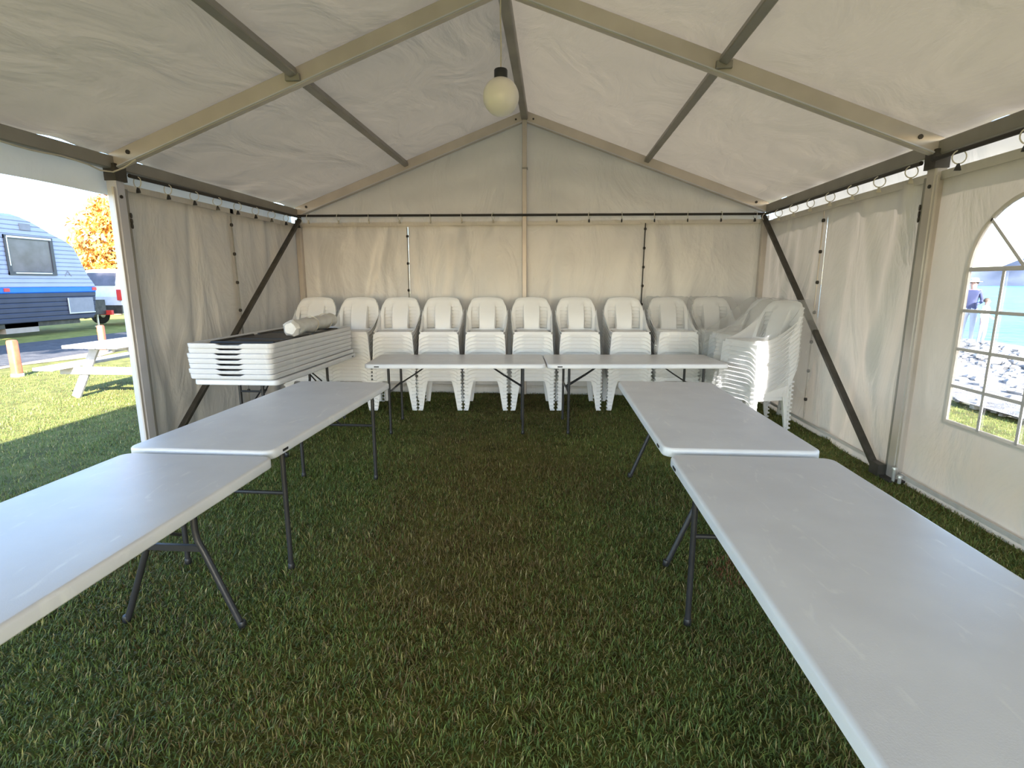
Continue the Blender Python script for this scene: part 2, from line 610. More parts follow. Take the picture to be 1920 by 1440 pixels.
# ------------------------------------------------------------------ roof
def roof_z(x):
    return HR + 0.095 - (HR - HE) * abs(x) / HW
ceil = thing('ceiling', (0, YE, HE), 'cream tent roof cloth sloping down from a central ridge', kind='structure')
for b in range(4):
    y1, y0 = FRAMES[b], FRAMES[b + 1]
    for sgn in (-1, 1):
        w = wob(31 + b * 2 + sgn, 0.010, 6, 1, 5)
        def fn(u, v, sgn=sgn, y0=y0, y1=y1, w=w):
            x = sgn * (HW + 0.07) * u
            ya, yb = y0 - (0.1 if y0 == YE else 0), y1 + (0.10 if y1 == YD else 0)
            y = ya + (yb - ya) * v
            ev = min(1, 9 * min(v, 1 - v)) * min(1, 9 * u)
            sag = 0.035 * math.sin(PI * v) * (0.35 + 0.65 * abs(math.sin(2 * PI * u * 0.98)))
            edge = max(0, 1 - (1 - u) / 0.22)
            # puckers running in from the corners along the eave
            pk = 0.016 * edge * (math.sin(26 * v + 5 * u) * 0.5 + math.sin(41 * v - 3 * u) * 0.4)
            cr = max(0, 1 - min(v, 1 - v) / 0.22) * max(0, 1 - (1 - u) / 0.5)
            pk += 0.012 * cr * math.sin(34 * (u + 0.4 * v))
            return (x, y, roof_z(x) - sag + (w(u, v) + pk) * ev)
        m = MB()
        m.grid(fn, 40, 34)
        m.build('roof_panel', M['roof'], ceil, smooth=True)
# valances hanging from the eaves
for k, sgn in enumerate((-1, 1)):
    m = MB()
    w = wob(90 + k, 0.012, 5, 1, 9)
    m.grid(lambda u, v: (sgn * (HW + 0.075 + 0.012 * v) + w(u * 3, v), YE + (YD - YE) * u, 2.535 - 0.285 * v + 0.004 * math.sin(60 * u)), 160, 5)
    o = m.build('trim_%d' % (k + 1), M['valance'], smooth=True)
    tag(o, ['pale valance strip hanging along the open left eave', 'bright valance strip hanging outside the right eave'][k], 'valance', kind='structure')

# ------------------------------------------------------------------ frame
fr = thing('marquee_frame', (0, YD, 0), 'pale metal tent frame with posts, sloping rafters, purlins and dark diagonal braces', 'tent frame')
def fbar(name, p, q, w, h, up, mat, ch=0.12):
    m = MB()
    m.bar(p, q, w, h, up, ch)
    return m.build(name, mat, fr)
def fdot(name, p, r, nrm, mat, parent):
    """small bolt head"""
    m = MB()
    p, nrm = Vector(p), Vector(nrm).normalized()
    m.tube([p, p + nrm * 0.008], r, 10)
    return m.build(name, mat, parent)
for i, y in enumerate(FRAMES):
    for sgn in (-1, 1):
        x = sgn * HW
        if i == 0:
            fbar('post', (x - sgn * 0.02, y - 0.02, 0), (x - sgn * 0.02, y - 0.02, HE - 0.10), 0.075, 0.075, (0, 1, 0), M['alu'])
        else:
            p = fbar('post', (x, y, 0.0), (x, y, HE - 0.14), 0.085, 0.10, (0, 1, 0), M['alu_sky_tint'] if sgn < 0 else M['alu'])  # left posts carry the sky's cool light in their colour
            for e in (-1, 1):
                t = MB()
                t.bar((x - sgn * 0.030, y + e * 0.062, 0.02), (x - sgn * 0.030, y + e * 0.062, HE - 0.2), 0.018, 0.022, (0, 1, 0))
                t.build('keder_track', M['alu_dull'] if e > 0 else M['alu'], p)
            fdot('bolt', (x - sgn * 0.043, y - 0.01, HE - 0.27), 0.014, (-sgn, 0, 0), M['rod'], p)
            if i == 1:
                for q, dz in enumerate((0.0, 0.045, -0.04)):
                    fdot('clamp_knob', (x - sgn * 0.035, y + 0.075, 2.05 + dz), 0.022, (-sgn, 0.4, 0), M['rod'], p)
            m = MB()
            m.box((x - sgn * 0.01, y, HE - 0.085), (0.10, 0.12, 0.13))
            m.build('corner_bracket', M['steel_dark'], fr)
            m = MB()
            m.box((x, y, 0.008), (0.20, 0.20, 0.016))
            pl = m.build('foot_plate', M['steel_dark'], fr)
            if i == 1 and sgn > 0:
                for q in range(2):
                    st = MB()
                    st.lathe([(0.012, 0), (0.012, 0.05 + 0.05 * q), (0.022, 0.05 + 0.05 * q), (0.02, 0.065 + 0.05 * q), (0.004, 0.07 + 0.05 * q)],
                             (x - 0.05 - 0.015 * q, y - 0.09 - 0.05 * (1 - q), 0.01), 10)
                    st.build('peg_head', M['silver'], pl)
        # rafter
        a = Vector((sgn * (HW - 0.02), y, HE + 0.0))
        b_ = Vector((0, y, HR))
        up = Vector((sgn * (HR - HE), 0, HW)).normalized()
        yo = -0.03 if i == 0 else 0
        rf = fbar('rafter', a + Vector((0, yo, 0)), b_ + Vector((sgn * 0.0, yo, 0)), 0.060, 0.125, up, M['alu'], 0.08)
        d = (b_ - a).normalized()
        for off in (0.16,):
            bp = a + d * off + Vector((0, yo - 0.031, 0)) + up * 0.01
            fdot('bolt', bp, 0.017, (0, -1, 0), M['rod'], rf)
        bp = b_ - d * 0.12 + Vector((0, yo - 0.031, 0))
        fdot('bolt', bp, 0.012, (0, -1, 0), M['rod'], rf)
        lip = MB()
        lip.bar(a + Vector((0, yo - 0.034, 0)) - up * 0.052, b_ + Vector((0, yo - 0.034, 0)) - up * 0.052, 0.012, 0.010, up)
        lip.build('rafter_lip', M['alu_sky_tint'], rf)
for b in range(4):
    y1, y0 = FRAMES[b], FRAMES[b + 1]
    for sgn in (-1, 1):
        fbar('eave_beam', (sgn * HW, y0 + 0.03, HE - 0.01), (sgn * HW, y1 - 0.03, HE - 0.01), 0.07, 0.10, (0, 0, 1), M['alu_dull'])
        xm = sgn * HW / 2
        zm = (HE + HR) / 2
        up = Vector((sgn * (HR - HE), 0, HW)).normalized()
        c = Vector((xm, 0, zm)) + up * 0.022
        pu = fbar('purlin', (c.x, y0 + 0.035, c.z), (c.x, y1 - (0.065 if b == 0 else 0.035), c.z), 0.065, 0.07, up, M['alu_dull'])
        for yy in (y0 + 0.05,) + ((y1 - 0.05,) if b else ()):
            q = MB()
            q.bar((c.x - 0.055, yy, c.z - 0.035), (c.x + 0.055, yy, c.z - 0.035), 0.03, 0.05, up)
            q.build('purlin_cleat', M['alu_dull'], pu)
    fbar('ridge_beam', (0, y0 + 0.035, HR + 0.0), (0, y1 - (0.065 if b == 0 else 0.035), HR + 0.0), 0.085, 0.10, (0, 0, 1), M['alu_dull'])
# gable king post
kp = fbar('centre_pole', (0.012, YD - 0.05, 0), (0.0, YD - 0.05, HR - 0.05), 0.062, 0.05, (0, 1, 0), M['alu'])
for z in (3.02, 2.43):
    q = MB()
    q.bar((0.006, YD - 0.05, z - 0.012), (0.006, YD - 0.05, z + 0.012), 0.072, 0.06, (0, 1, 0))
    q.build('collar', M['alu_dull'], kp)
# diagonal braces in the far bay
for sgn in (-1, 1):
    br = fbar('brace', (sgn * 3.07, YD - 0.10, 2.40), (sgn * 3.07, YN + 0.10, 0.03), 0.04, 0.055, (sgn, 0, 0), M['steel_dark'])
    q = MB()
    q.box((sgn * 3.07, YN + 0.10, 0.05), (0.06, 0.12, 0.10))
    q.build('brace_shoe', M['steel_dark'], br)
# curtain rods
def rod(p, q):
    m = MB()
    m.tube([p, q], 0.016, 10)
    return m.build('curtain_rod', M['rod'], fr)
rod((-3.07, YD - 0.08, 2.425), (-3.07, YN + 0.06, 2.405))
rod((3.07, YD - 0.08, 2.405), (3.07, YN + 0.06, 2.405))
rod((3.07, YN - 0.06, 2.405), (3.07, YF + 0.06, 2.405))
rod((-3.10, YD - 0.095, 2.445), (3.10, YD - 0.095, 2.415))

# ------------------------------------------------------------------ walls
ring_mb = MB()
ring_mb.tube([(0.0, 0.043 * math.cos(t), 0.043 * math.sin(t)) for t in [2 * PI * k / 18 for k in range(18)] + [0.0]], 0.0042, 6, cap=False)
RING = ring_mb.mesh('ring', M['ring'], True)
clip_mb = MB()
clip_mb.loops([[(-0.006, -0.020, -0.03), (0.006, -0.020, -0.03), (0.006, 0.020, -0.03), (-0.006, 0.020, -0.03)],
               [(-0.009, -0.013, -0.012), (0.009, -0.013, -0.012), (0.009, 0.013, -0.012), (-0.009, 0.013, -0.012)],
               [(-0.006, -0.005, 0.014), (0.006, -0.005, 0.014), (0.006, 0.005, 0.014), (-0.006, 0.005, 0.014)]])
CLIP = clip_mb.mesh('clip', M['black'])
CLIP_PALE = clip_mb.mesh('clip', M['cord'])

def hang(wall, p, axis_y, black=True):
    """one ring over the rod with its clip on the curtain's top hem"""
    l = wall.location
    rz = 0.0 if not axis_y else PI / 2
    tilt = random.uniform(-0.35, 0.35)
    r = put('ring', RING, wall, (p[0] - l[0], p[1] - l[1], p[2] - l[2]), (0, 0, rz + PI / 2 + tilt))
    put('clip', CLIP if black else CLIP_PALE, r, (0, 0, -0.055))

def curtain(wall, fn, seed, mat=None, nu=44, nv=40):
    m = MB()
    m.grid(fn, nu, nv)
    return m.build('curtain_panel', mat or M['wall'], wall, smooth=True)

def folds(seed):
    r = random.Random(seed)
    w = wob(seed, 0.010, 6, 0.6, 3.0)
    diag = [(r.uniform(0.1, 0.9), r.uniform(-0.5, 0.5), r.uniform(0.025, 0.07), r.uniform(-0.020, 0.020)) for _ in range(9)]
    def f(u, v):
        d = w(u * 1.5, v)
        for a, s, wd, am in diag:
            t = (u - a - s * (v - 0.5)) / wd
            d += am * math.exp(-t * t)
        d += 0.006 * math.sin(u * 30 + seed) * max(0, v - 0.72) / 0.28
        return d * min(1, 8 * min(u, 1 - u) + 0.15)
    return f

wall_back = thing('wall_back', (0, YD, 0), 'cream back wall of laced cloth panels below a pointed gable', kind='structure')
# gable cloth above the rod
m = MB()
wg = wob(5, 0.012, 7, 1, 5)
def gable_fn(u, v):
    x = -HW + 2 * HW * u
    top = roof_z(x) + 0.0
    z = 2.30 + (top - 2.30) * v
    k = 0.010 * math.sin(22 * v + 3 * math.sin(5 * u)) * (1 - abs(2 * u - 1)) * v
    return (x, YD + 0.06 + wg(u * 2, v) + k, z)
m.grid(gable_fn, 80, 24)
m.build('gable_panel', M['wall'], wall_back, smooth=True)
bx = [-3.12, -1.60, 0.0, 1.60, 3.12]
for k in range(4):
    f = folds(100 + k)
    x0, x1 = bx[k], bx[k + 1]
    def fn(u, v, f=f, x0=x0, x1=x1, k=k):
        z = -0.012 + 2.382 * v - 0.012 * abs(math.sin(PI * u * 4)) * max(0, v - 0.9) * 10
        return (x0 + (x1 - x0) * u, YD + 0.01 + f(u, v) + 0.004 * (k % 2), z)
    curtain(wall_back, fn, k)
    h = MB()
    h.bar((x0, YD - 0.012, 2.335), (x1, YD - 0.012, 2.335), 0.006, 0.05, (0, 0, 1))
    h.build('top_hem', M['wall'], wall_back)
    h = MB()
    h.bar((x0, YD - 0.02, 0.10), (x1, YD - 0.02, 0.10), 0.012, 0.035, (0, 0, 1))
    h.build('bottom_hem', M['wall'], wall_back)
def lacing(wall, pts, n, mat):
    m = MB()
    m.tube(pts, 0.0075, 6)
    s = m.build('lacing', mat, wall)
    a, b = Vector(pts[0]), Vector(pts[-1])
    for i in range(n):
        p = a + (b - a) * ((i + 0.3) / n)
        q = MB()
        q.lathe([(0.004, -0.02), (0.015, -0.014), (0.018, 0), (0.015, 0.014), (0.004, 0.02)], p, 8)
        q.build('toggle', M['rod'], s)
lacing(wall_back, [(-1.60, YD - 0.03, 2.28), (-1.61, YD - 0.02, 1.2), (-1.62, YD - 0.03, 0.1)], 6, M['alu_dull'])
lacing(wall_back, [(1.60, YD - 0.03, 2.32), (1.59, YD - 0.02, 1.2), (1.59, YD - 0.03, 0.1)], 9, M['rod'])
for i in range(15):
    x = -2.95 + i * 0.423
    if abs(x) < 0.12:
        continue
    hang(wall_back, (x, YD - 0.095, 2.415 - 0.003 * x), True, x > 0.2)

wall_left = thing('wall_left', (-HW, YD, 0), 'grey cream left wall of two curtain panels hung from a black rod', kind='structure')
for k, (y0, y1) in enumerate(((YN + 0.045, 5.86), (5.80, YD - 0.02))):
    f = folds(200 + k)
    def fn(u, v, f=f, y0=y0, y1=y1, kk=k):
        z = -0.012 + 2.362 * v - 0.014 * abs(math.sin(PI * u * 3.5)) * max(0, v - 0.9) * 10
        return (-HW - 0.01 - 0.012 * kk + f(u, v) * 1.5, y0 + (y1 - y0) * u, z)
    curtain(wall_left, fn, k)
    h = MB()
    h.bar((-HW + 0.025, y0, 2.315), (-HW + 0.025, y1, 2.315), 0.006, 0.05, (0, 0, 1))
    h.build('top_hem', M['wall'], wall_left)
lacing(wall_left, [(-HW + 0.03, 5.80, 2.26), (-HW + 0.035, 5.82, 1.2), (-HW + 0.03, 5.84, 0.1)], 7, M['alu_dull'])
for i in range(9):
    y = YN + 0.14 + i * 0.36
    if y < YD - 0.1:
        hang(wall_left, (-3.07, y, 2.368), False, True)

wall_right = thing('wall_right', (HW, YD, 0), 'cream right wall of hung cloth panels glowing with outside light', kind='structure')
for k, (y0, y1) in enumerate(((5.83, YD - 0.02), (YN + 0.045, 5.83))):
    f = folds(310 + k)
    def fn(u, v, f=f, y0=y0, y1=y1):
        z = -0.012 + 2.342 * v - 0.018 * abs(math.sin(PI * u * 3.5)) * max(0, v - 0.9) * 10
        return (HW + 0.01 - f(u, v) * 1.5, y0 + (y1 - y0) * u, z)
    curtain(wall_right, fn, k)
    h = MB()
    h.bar((HW - 0.02, y0, 2.30), (HW - 0.02, y1, 2.30), 0.006, 0.06, (0, 0, 1))
    h.build('top_hem', M['wall'], wall_right)
    h = MB()
    h.bar((HW - 0.025, y0, 0.075), (HW - 0.025, y1, 0.075), 0.012, 0.03, (0, 0, 1))
    h.build('bottom_hem', M['wall'], wall_right)
lacing(wall_right, [(HW - 0.03, 5.84, 2.26), (HW - 0.035, 5.83, 1.2), (HW - 0.03, 5.82, 0.1)], 7, M['alu'])
for i in range(8):
    y = YN + 0.16 + i * 0.40
    if y < YD - 0.1:
        hang(wall_right, (3.07, y, 2.365), False, False)
for i in range(5):
    y = YN - 0.32 - i * 0.52
    if y > YF:
        hang(wall_right, (3.07, y, 2.365), False, True)
# windowed panels of the near bay
WIN = [(3.43, 'window_1'), (1.93, 'window_2')]
WHALF, WZ0, WZS = 0.442, 0.59, 1.632
def arch_pts(yc, inset=0.0, n=22):
    h = WHALF - inset
    pts = [(yc + h, WZ0 + inset), (yc + h, WZS)]
    pts += [(yc + h * math.cos(PI * k / n), WZS + h * math.sin(PI * k / n)) for k in range(1, n)]
    pts += [(yc - h, WZS), (yc - h, WZ0 + inset)]
    return pts
xw = HW + 0.02
bm = bmesh.new()
edges = []
def loop_edges(pts, sub=1):
    vs = [bm.verts.new((xw - HW, y - YD, z)) for y, z in pts]
    for i in range(len(vs)):
        edges.append(bm.edges.new((vs[i], vs[(i + 1) % len(vs)])))
oy0, oy1 = YF + 0.05, YN - 0.045
outer = [(oy0 + (oy1 - oy0) * i / 16, -0.012) for i in range(16)] + [(oy1, -0.012 + 2.332 * i / 10) for i in range(10)]
outer += [(oy1 - (oy1 - oy0) * i / 16, 2.32) for i in range(16)] + [(oy0, 2.32 - 2.332 * i / 10) for i in range(10)]
loop_edges(outer)
for yc, _ in WIN:
    loop_edges(arch_pts(yc))
bmesh.ops.triangle_fill(bm, use_beauty=True, use_dissolve=False, edges=edges)
bmesh.ops.subdivide_edges(bm, edges=bm.edges[:], cuts=2, use_grid_fill=True)
wv = wob(77, 0.010, 6, 1, 4)
for v in bm.verts:
    if not v.is_boundary:
        v.co.x += wv(v.co.y * 0.6, v.co.z * 0.3) + (0.006 * math.sin(v.co.y * 21) if v.co.z < WZ0 else 0)
me = bpy.data.meshes.new('curtain_panel')
bm.to_mesh(me)
bm.free()
me.materials.append(M['wall'])
me.polygons.foreach_set('use_smooth', [True] * len(me.polygons))
put('curtain_panel', me, wall_right)
h = MB()
h.bar((HW - 0.0, oy0, 2.30), (HW - 0.0, oy1, 2.30), 0.006, 0.06, (0, 0, 1))
h.build('top_hem', M['wall'], wall_right)
h = MB()
h.bar((HW - 0.01, oy0, 0.06), (HW - 0.01, oy1, 0.06), 0.012, 0.035, (0, 0, 1))
h.build('bottom_hem', M['wall'], wall_right)
for b in (2, 3):
    y1, y0 = FRAMES[b], FRAMES[b + 1]
    f = folds(350 + b)
    curtain(wall_right, lambda u, v: (HW + 0.01 - f(u, v), y0 + 0.06 + (y1 - y0 - 0.12) * u, -0.012 + 2.342 * v), b)
for (yc, nm), lab in zip(WIN, ('clear arched window with grey glazing bars in the right cloth wall', 'second arched clear window nearer the camera in the right cloth wall')):
    win = thing(nm, (xw, yc, WZ0), lab, kind='structure')
    pts = arch_pts(yc, -0.012)
    m = MB()
    m.loops([[(xw + 0.006, y, z) for y, z in pts], [(xw + 0.0075, y, z) for y, z in pts]])
    m.build('pane', M['pane'], win)
    m = MB()
    a, b_ = arch_pts(yc, 0.012), arch_pts(yc, -0.012)
    m.loops([[(xw - 0.004, y, z) for y, z in a], [(xw - 0.004, y, z) for y, z in b_], [(xw + 0.012, y, z) for y, z in b_], [(xw + 0.012, y, z) for y, z in a]], False, False)
    m.build('welt', M['wall'], win)
    def gb(p, q, wd=0.022):
        m = MB()
        m.bar(p, q, 0.006, wd, (0, 0, 1) if abs(q[1] - p[1]) > abs(q[2] - p[2]) else (0, 1, 0))
        m.build('glazing_bar', M['bar'], win)
    for z in (1.632, 1.36, 1.10, 0.844):
        gb((xw, yc - WHALF, z), (xw, yc + WHALF, z), 0.028 if z > 1.6 else 0.022)
    for dy in (-0.147, 0.147):
        gb((xw - 0.002, yc + dy, WZ0), (xw - 0.002, yc + dy, WZS))
    for ang in (45, 90, 135):
        c, s = math.cos(math.radians(ang)), math.sin(math.radians(ang))
        gb((xw - 0.001, yc + 0.02 * c, WZS + 0.02 * s), (xw - 0.001, yc + WHALF * c, WZS + WHALF * s))
# unseen gable cloth behind the camera, added to keep low sun out
wf = thing('wall_front_added', (0, YE, 0), 'unseen pale cloth gable added above the open tent end to block sun', kind='structure')
m = MB()
m.grid(lambda u, v: (-HW + 2 * HW * u, YE - 0.05, 2.25 + (roof_z(-HW + 2 * HW * u) + 0.01 - 2.25) * v), 24, 8)
m.build('gable_panel', M['wall'], wf, smooth=True)

# ------------------------------------------------------------------ grass blades
def grass(name, label, regions, blade_w, blade_l):
    P, dens_keep = [], []
    for (x0, x1, y0, y1, dens) in regions:
        n = int((x1 - x0) * (y1 - y0) * dens)
        P.append(np.stack([RNG.uniform(x0, x1, n), RNG.uniform(y0, y1, n)], 1))
    P = np.concatenate(P)
    x, y = P[:, 0], P[:, 1]
    # keep what the place shows from about here
    cxp = (x - CAM_POS[0]) * math.cos(YAW) + y * math.sin(YAW)
    czp = -(x - CAM_POS[0]) * math.sin(YAW) + y * math.cos(YAW)
    keep = (np.abs(cxp) < czp * 1.02 + 0.9)
    P = P[keep]
    x, y = P[:, 0], P[:, 1]
    n = len(P)
    patch = np.zeros(n)
    for k in range(9):
        fx, fy, ph = RNG.uniform(0.6, 4.5), RNG.uniform(0.6, 4.5), RNG.uniform(0, 6.28)
        patch += np.sin(fx * x + fy * y + ph) / 9 * 1.6
    fine = np.zeros(n)
    for k in range(10):
        fx, fy, ph = RNG.uniform(-16, 16), RNG.uniform(-16, 16), RNG.uniform(0, 6.28)
        fine += np.sin(fx * x + fy * y + ph) / 10 * 1.5
    L = blade_l * RNG.uniform(0.55, 1.35, n) * (1 + 0.25 * fine)
    W = blade_w * RNG.uniform(0.7, 1.3, n)
    az = RNG.uniform(0, 2 * PI, n)
    lean = RNG.uniform(0.5, 1.45, n)
    dx, dy = np.cos(az), np.sin(az)
    px, py = -dy, dx
    z0 = np.full(n, -0.012)
    h1 = 0.55 * L * np.cos(lean * 0.6)
    r1 = 0.55 * L * np.sin(lean * 0.6)
    h2 = h1 + 0.45 * L * np.cos(np.minimum(lean * 1.25, 1.7))
    r2 = r1 + 0.45 * L * np.sin(np.minimum(lean * 1.25, 1.7))
    V = np.empty((n, 5, 3))
    V[:, 0] = np.stack([x + px * W / 2, y + py * W / 2, z0], 1)
    V[:, 1] = np.stack([x - px * W / 2, y - py * W / 2, z0], 1)
    V[:, 2] = np.stack([x + dx * r1 - px * W * .4, y + dy * r1 - py * W * .4, z0 + h1], 1)
    V[:, 3] = np.stack([x + dx * r1 + px * W * .4, y + dy * r1 + py * W * .4, z0 + h1], 1)
    V[:, 4] = np.stack([x + dx * r2, y + dy * r2, z0 + h2], 1)
    me = bpy.data.meshes.new(name)
    me.vertices.add(n * 5)
    me.vertices.foreach_set('co', V.reshape(-1).astype(np.float32))
    loops = np.empty((n, 7), dtype=np.int32)
    b = np.arange(n, dtype=np.int32) * 5
    for k, q in enumerate((0, 1, 2, 3, 3, 2, 4)):
        loops[:, k] = b + q
    me.loops.add(n * 7)
    me.loops.foreach_set('vertex_index', loops.reshape(-1))
    me.polygons.add(n * 2)
    st = np.empty((n, 2), dtype=np.int32)
    st[:, 0] = np.arange(n) * 7
    st[:, 1] = np.arange(n) * 7 + 4
    me.polygons.foreach_set('loop_start', st.reshape(-1))
    # colour of each blade: green, olive or straw by worn patch
    green = np.array([0.185, 0.245, 0.055])
    dark = np.array([0.105, 0.165, 0.042])
    olive = np.array([0.32, 0.285, 0.085])
    straw = np.array([0.50, 0.42, 0.20])
    brown = np.array([0.24, 0.165, 0.065])
    worn = np.exp(-((x + 0.05) / 0.85) ** 2) * np.clip((y - 0.6) / 2.2, 0.25, 1.0)
    worn = np.clip(worn * 1.0 + 0.50 * patch + 0.22 * fine, 0, 1)
    r = RNG.uniform(0, 1, n)
    c = np.where((r < 0.45)[:, None], green, dark)
    c = np.where((r > 0.80)[:, None], olive, c)
    wsel = RNG.uniform(0, 1, n) < worn * 0.9
    r2_ = RNG.uniform(0, 1, n)
    c = np.where(wsel[:, None], np.where((r2_ < 0.45)[:, None], olive * 0.62, brown * 0.78), c * 0.95)
    c = np.where((RNG.uniform(0, 1, n) < 0.035)[:, None], straw, c)
    lit = ((x - 1.42) / 0.16) ** 2 + ((y - 2.75) / 0.16) ** 2 < 1
    c = np.where((lit & (RNG.uniform(0, 1, n) < .5))[:, None], np.array([0.30, 0.12, 0.06]), c)
    out = np.ones((n, 5, 4), dtype=np.float32)
    out[:, :, :3] = (c * RNG.uniform(0.75, 1.25, (n, 1)))[:, None, :]
    ca = me.color_attributes.new('Col', 'FLOAT_COLOR', 'POINT')
    ca.data.foreach_set('color', out.reshape(-1))
    me.update()
    me.validate()
    me.materials.append(M['grass'])
    o = put(name, me)
    tag(o, label, 'grass', kind='stuff')
    return o
grass('lawn_grass', 'short mown grass blades of the tent floor and lawn',
      [(-3.6, 3.2, 0.7, 2.4, 12500), (-3.6, 3.2, 2.4, 4.4, 8500), (-3.3, 3.2, 4.4, 7.6, 3600),
       (-4.2, -3.3, 4.4, 7.6, 2400), (-6.2, -3.6, 2.4, 7.0, 2200), (-9.0, -6.2, 4.5, 9.5, 1100), (-6.2, -4.2, 7.0, 10.5, 900), (3.2, 5.8, 3.6, 8.5, 1000)], 0.0040, 0.036)

# ================================================================== tables
T_L, T_W, T_H = 1.83, 0.752, 0.745
def top_loops(th, z_top):
    """upright table top: rounded slab with lipped edge and recessed underside"""
    R = 0.055
    zs = [(0.035, z_top - 0.022), (0.030, z_top - th), (0.004, z_top - th), (0.0, z_top - th + 0.005), (0.0, z_top - 0.012),
          (0.003, z_top - 0.005), (0.010, z_top - 0.0005), (0.016, z_top)]
    return [rounded(T_L, T_W, R, i, z) for i, z in zs]
m = MB()
m.loops(top_loops(0.046, T_H))
TOP_ME = m.mesh('tabletop', M['table'], True)
m = MB()
m.loops([rounded(0.05, 0.004, 0.002, 0, 0), rounded(0.05, 0.004, 0.002, 0, 0.011)])
PLATE_ME = m.mesh('maker_plate', M['black'])
def leg_straight(s):
    m = MB()
    m.tube([(s * 0.30, 0, T_H - 0.03), (s * 0.30, 0, 0.0)], 0.0135, 10)
    return m.mesh('leg', M['leg'], True)
def leg_wish(s):
    m = MB()
    path = [(s * 0.105, 0, T_H - 0.03), (s * 0.105, 0, 0.47), (s * 0.112, 0, 0.42), (s * 0.135, 0, 0.37), (s * 0.28, 0, 0.0)]
    m.tube(path, 0.0145, 10)
    return m.mesh('leg', M['leg'], True)
ST = {s: leg_straight(s) for s in (-1, 1)}
WI = {s: leg_wish(s) for s in (-1, 1)}
m = MB()
m.tube([(-0.30, 0, 0.44), (0.30, 0, 0.44)], 0.011, 8)
CROSS_ST = m.mesh('crossbar', M['leg'], True)
m = MB()
m.bar((-0.13, 0, 0.385), (0.13, 0, 0.385), 0.02, 0.03, (0, 0, 1))
CROSS_WI = m.mesh('crossbar', M['leg'])
m = MB()
m.tube([(-0.105, 0, 0.60), (0.105, 0, 0.60)], 0.009, 8)
CROSS_WI2 = m.mesh('crossbar', M['leg'], True)
BRACE = {}
for s in (-1, 1):
    m = MB()
    for e in (-1, 1):
        m.tube([(e * 0.035, 0, 0.445), (e * 0.02, -s * 0.22, 0.585), (e * 0.012, -s * 0.40, T_H - 0.035)], 0.0075, 6)
    m.tube([(-0.03, -s * 0.2, 0.572), (0.03, -s * 0.2, 0.572)], 0.008, 6)
    BRACE[s] = m.mesh('folding_brace', M['leg'], True)
m = MB()
m.lathe([(0.015, 0), (0.018, 0.006), (0.017, 0.03), (0.0145, 0.034)], (0, 0, 0), 10)
FOOT = m.mesh('foot_cap', M['black'], True)
def table(loc, rz, style, label, cat='table', group=None, plate=1, tilt=0.0):
    t = thing('folding_table', loc, label, cat, group, rz=rz)
    t.rotation_euler = (0, tilt, rz)
    top = put('tabletop', TOP_ME, t)
    put('maker_plate', PLATE_ME, top, (plate * (T_W / 2 + 0.001), T_L / 2 - 0.13, T_H - 0.032))
    put('maker_plate', PLATE_ME, top, (-plate * (T_W / 2 + 0.001), -T_L / 2 + 0.13, T_H - 0.032))
    for e in (-1, 1):
        y = e * 0.685
        for s in (-1, 1):
            lg = put('leg', (ST if style == 'straight' else WI)[s], t, (0, y, 0))
            put('foot_cap', FOOT, lg, (s * (0.30 if style == 'straight' else 0.28), 0, 0))
        if style == 'straight':
            put('crossbar', CROSS_ST, t, (0, y, 0))
        else:
            put('crossbar', CROSS_WI, t, (0, y, 0))
            put('crossbar', CROSS_WI2, t, (0, y, 0))
        put('folding_brace', BRACE[e], t, (0, y, 0))
    return t
table((1.315, 3.455, 0.008), 0.004, 'wishbone', 'scuffed white folding table on the right, farther of the two, bent grey legs', plate=1)
table((1.332, 1.575, -0.004), 0.0, 'straight', 'large white folding table nearest the camera on the right, straight grey legs', plate=-1)
table((-1.305, 3.275, 0.004), -0.014, 'straight', 'white folding table on the left, farther one, reaching towards the chairs', plate=-1)
table((-1.280, 1.405, -0.004), 0.0, 'wishbone', 'white folding table nearest the camera on the left, bluish sheen, bent grey legs', plate=-1)
RZB = 0.0751
def rear(u):   # along the rear row
    return Vector((u * math.cos(RZB), 5.64 + u * math.sin(RZB), 0))
p = rear(-0.605)
table((p.x, p.y, 0.0), RZB + PI / 2, 'straight', 'left white folding table of the rear pair, set before the stacked chairs', plate=-1)
p = rear(1.235)
table((p.x, p.y, 0.0), RZB + PI / 2, 'straight', 'right white folding table of the rear pair, set before the stacked chairs', plate=-1)

# stack of folded tables by the left wall
SX, SY = -2.285, 5.135
TH = 0.0425
table((SX + 0.012, SY + 0.02, -0.005), 0.0, 'wishbone', 'white folding table standing under the stack of folded tables, left wall', plate=1)
def tray_mesh(notch):
    R = 0.05
    def lp(inset, z, dip=False):
        pts = rounded(T_L, T_W, R, inset, z, ne=16, nl=18)
        if dip and notch:
            out = []
            for x, y, zz in pts:
                d = 0
                if abs(y) > T_L / 2 - 0.08 and abs(x) < 0.12:
                    d = 0.015 * min(1, (0.12 - abs(x)) / 0.04)
                out.append((x, y, zz - d))
            pts = out
        return pts
    m = MB()
    m.loops([lp(0.016, 0.0), lp(0.008, 0.0012), lp(0.003, 0.008), lp(0.0, TH - 0.004, True), lp(0.004, TH, True), lp(0.022, TH, True), lp(0.030, TH - 0.018), lp(0.036, 0.014)])
    return m.mesh('tabletop', M['table'], True)
TRAY = tray_mesh(True)
names_stack = ['topmost upturned folded table of the left stack, black legs folded inside'] + \
    ['white folded table, %s from the top of the stack by the left wall' % ORD[k] for k in range(1, 7)]
offs = [(0.004, -0.012, 0.010), (-0.003, 0.006, 0.004), (-0.012, 0.004, -0.006), (-0.008, 0.0, 0.0), (-0.006, 0.002, 0.003), (-0.012, -0.004, 0.004), (0.006, -0.006, -0.004)]
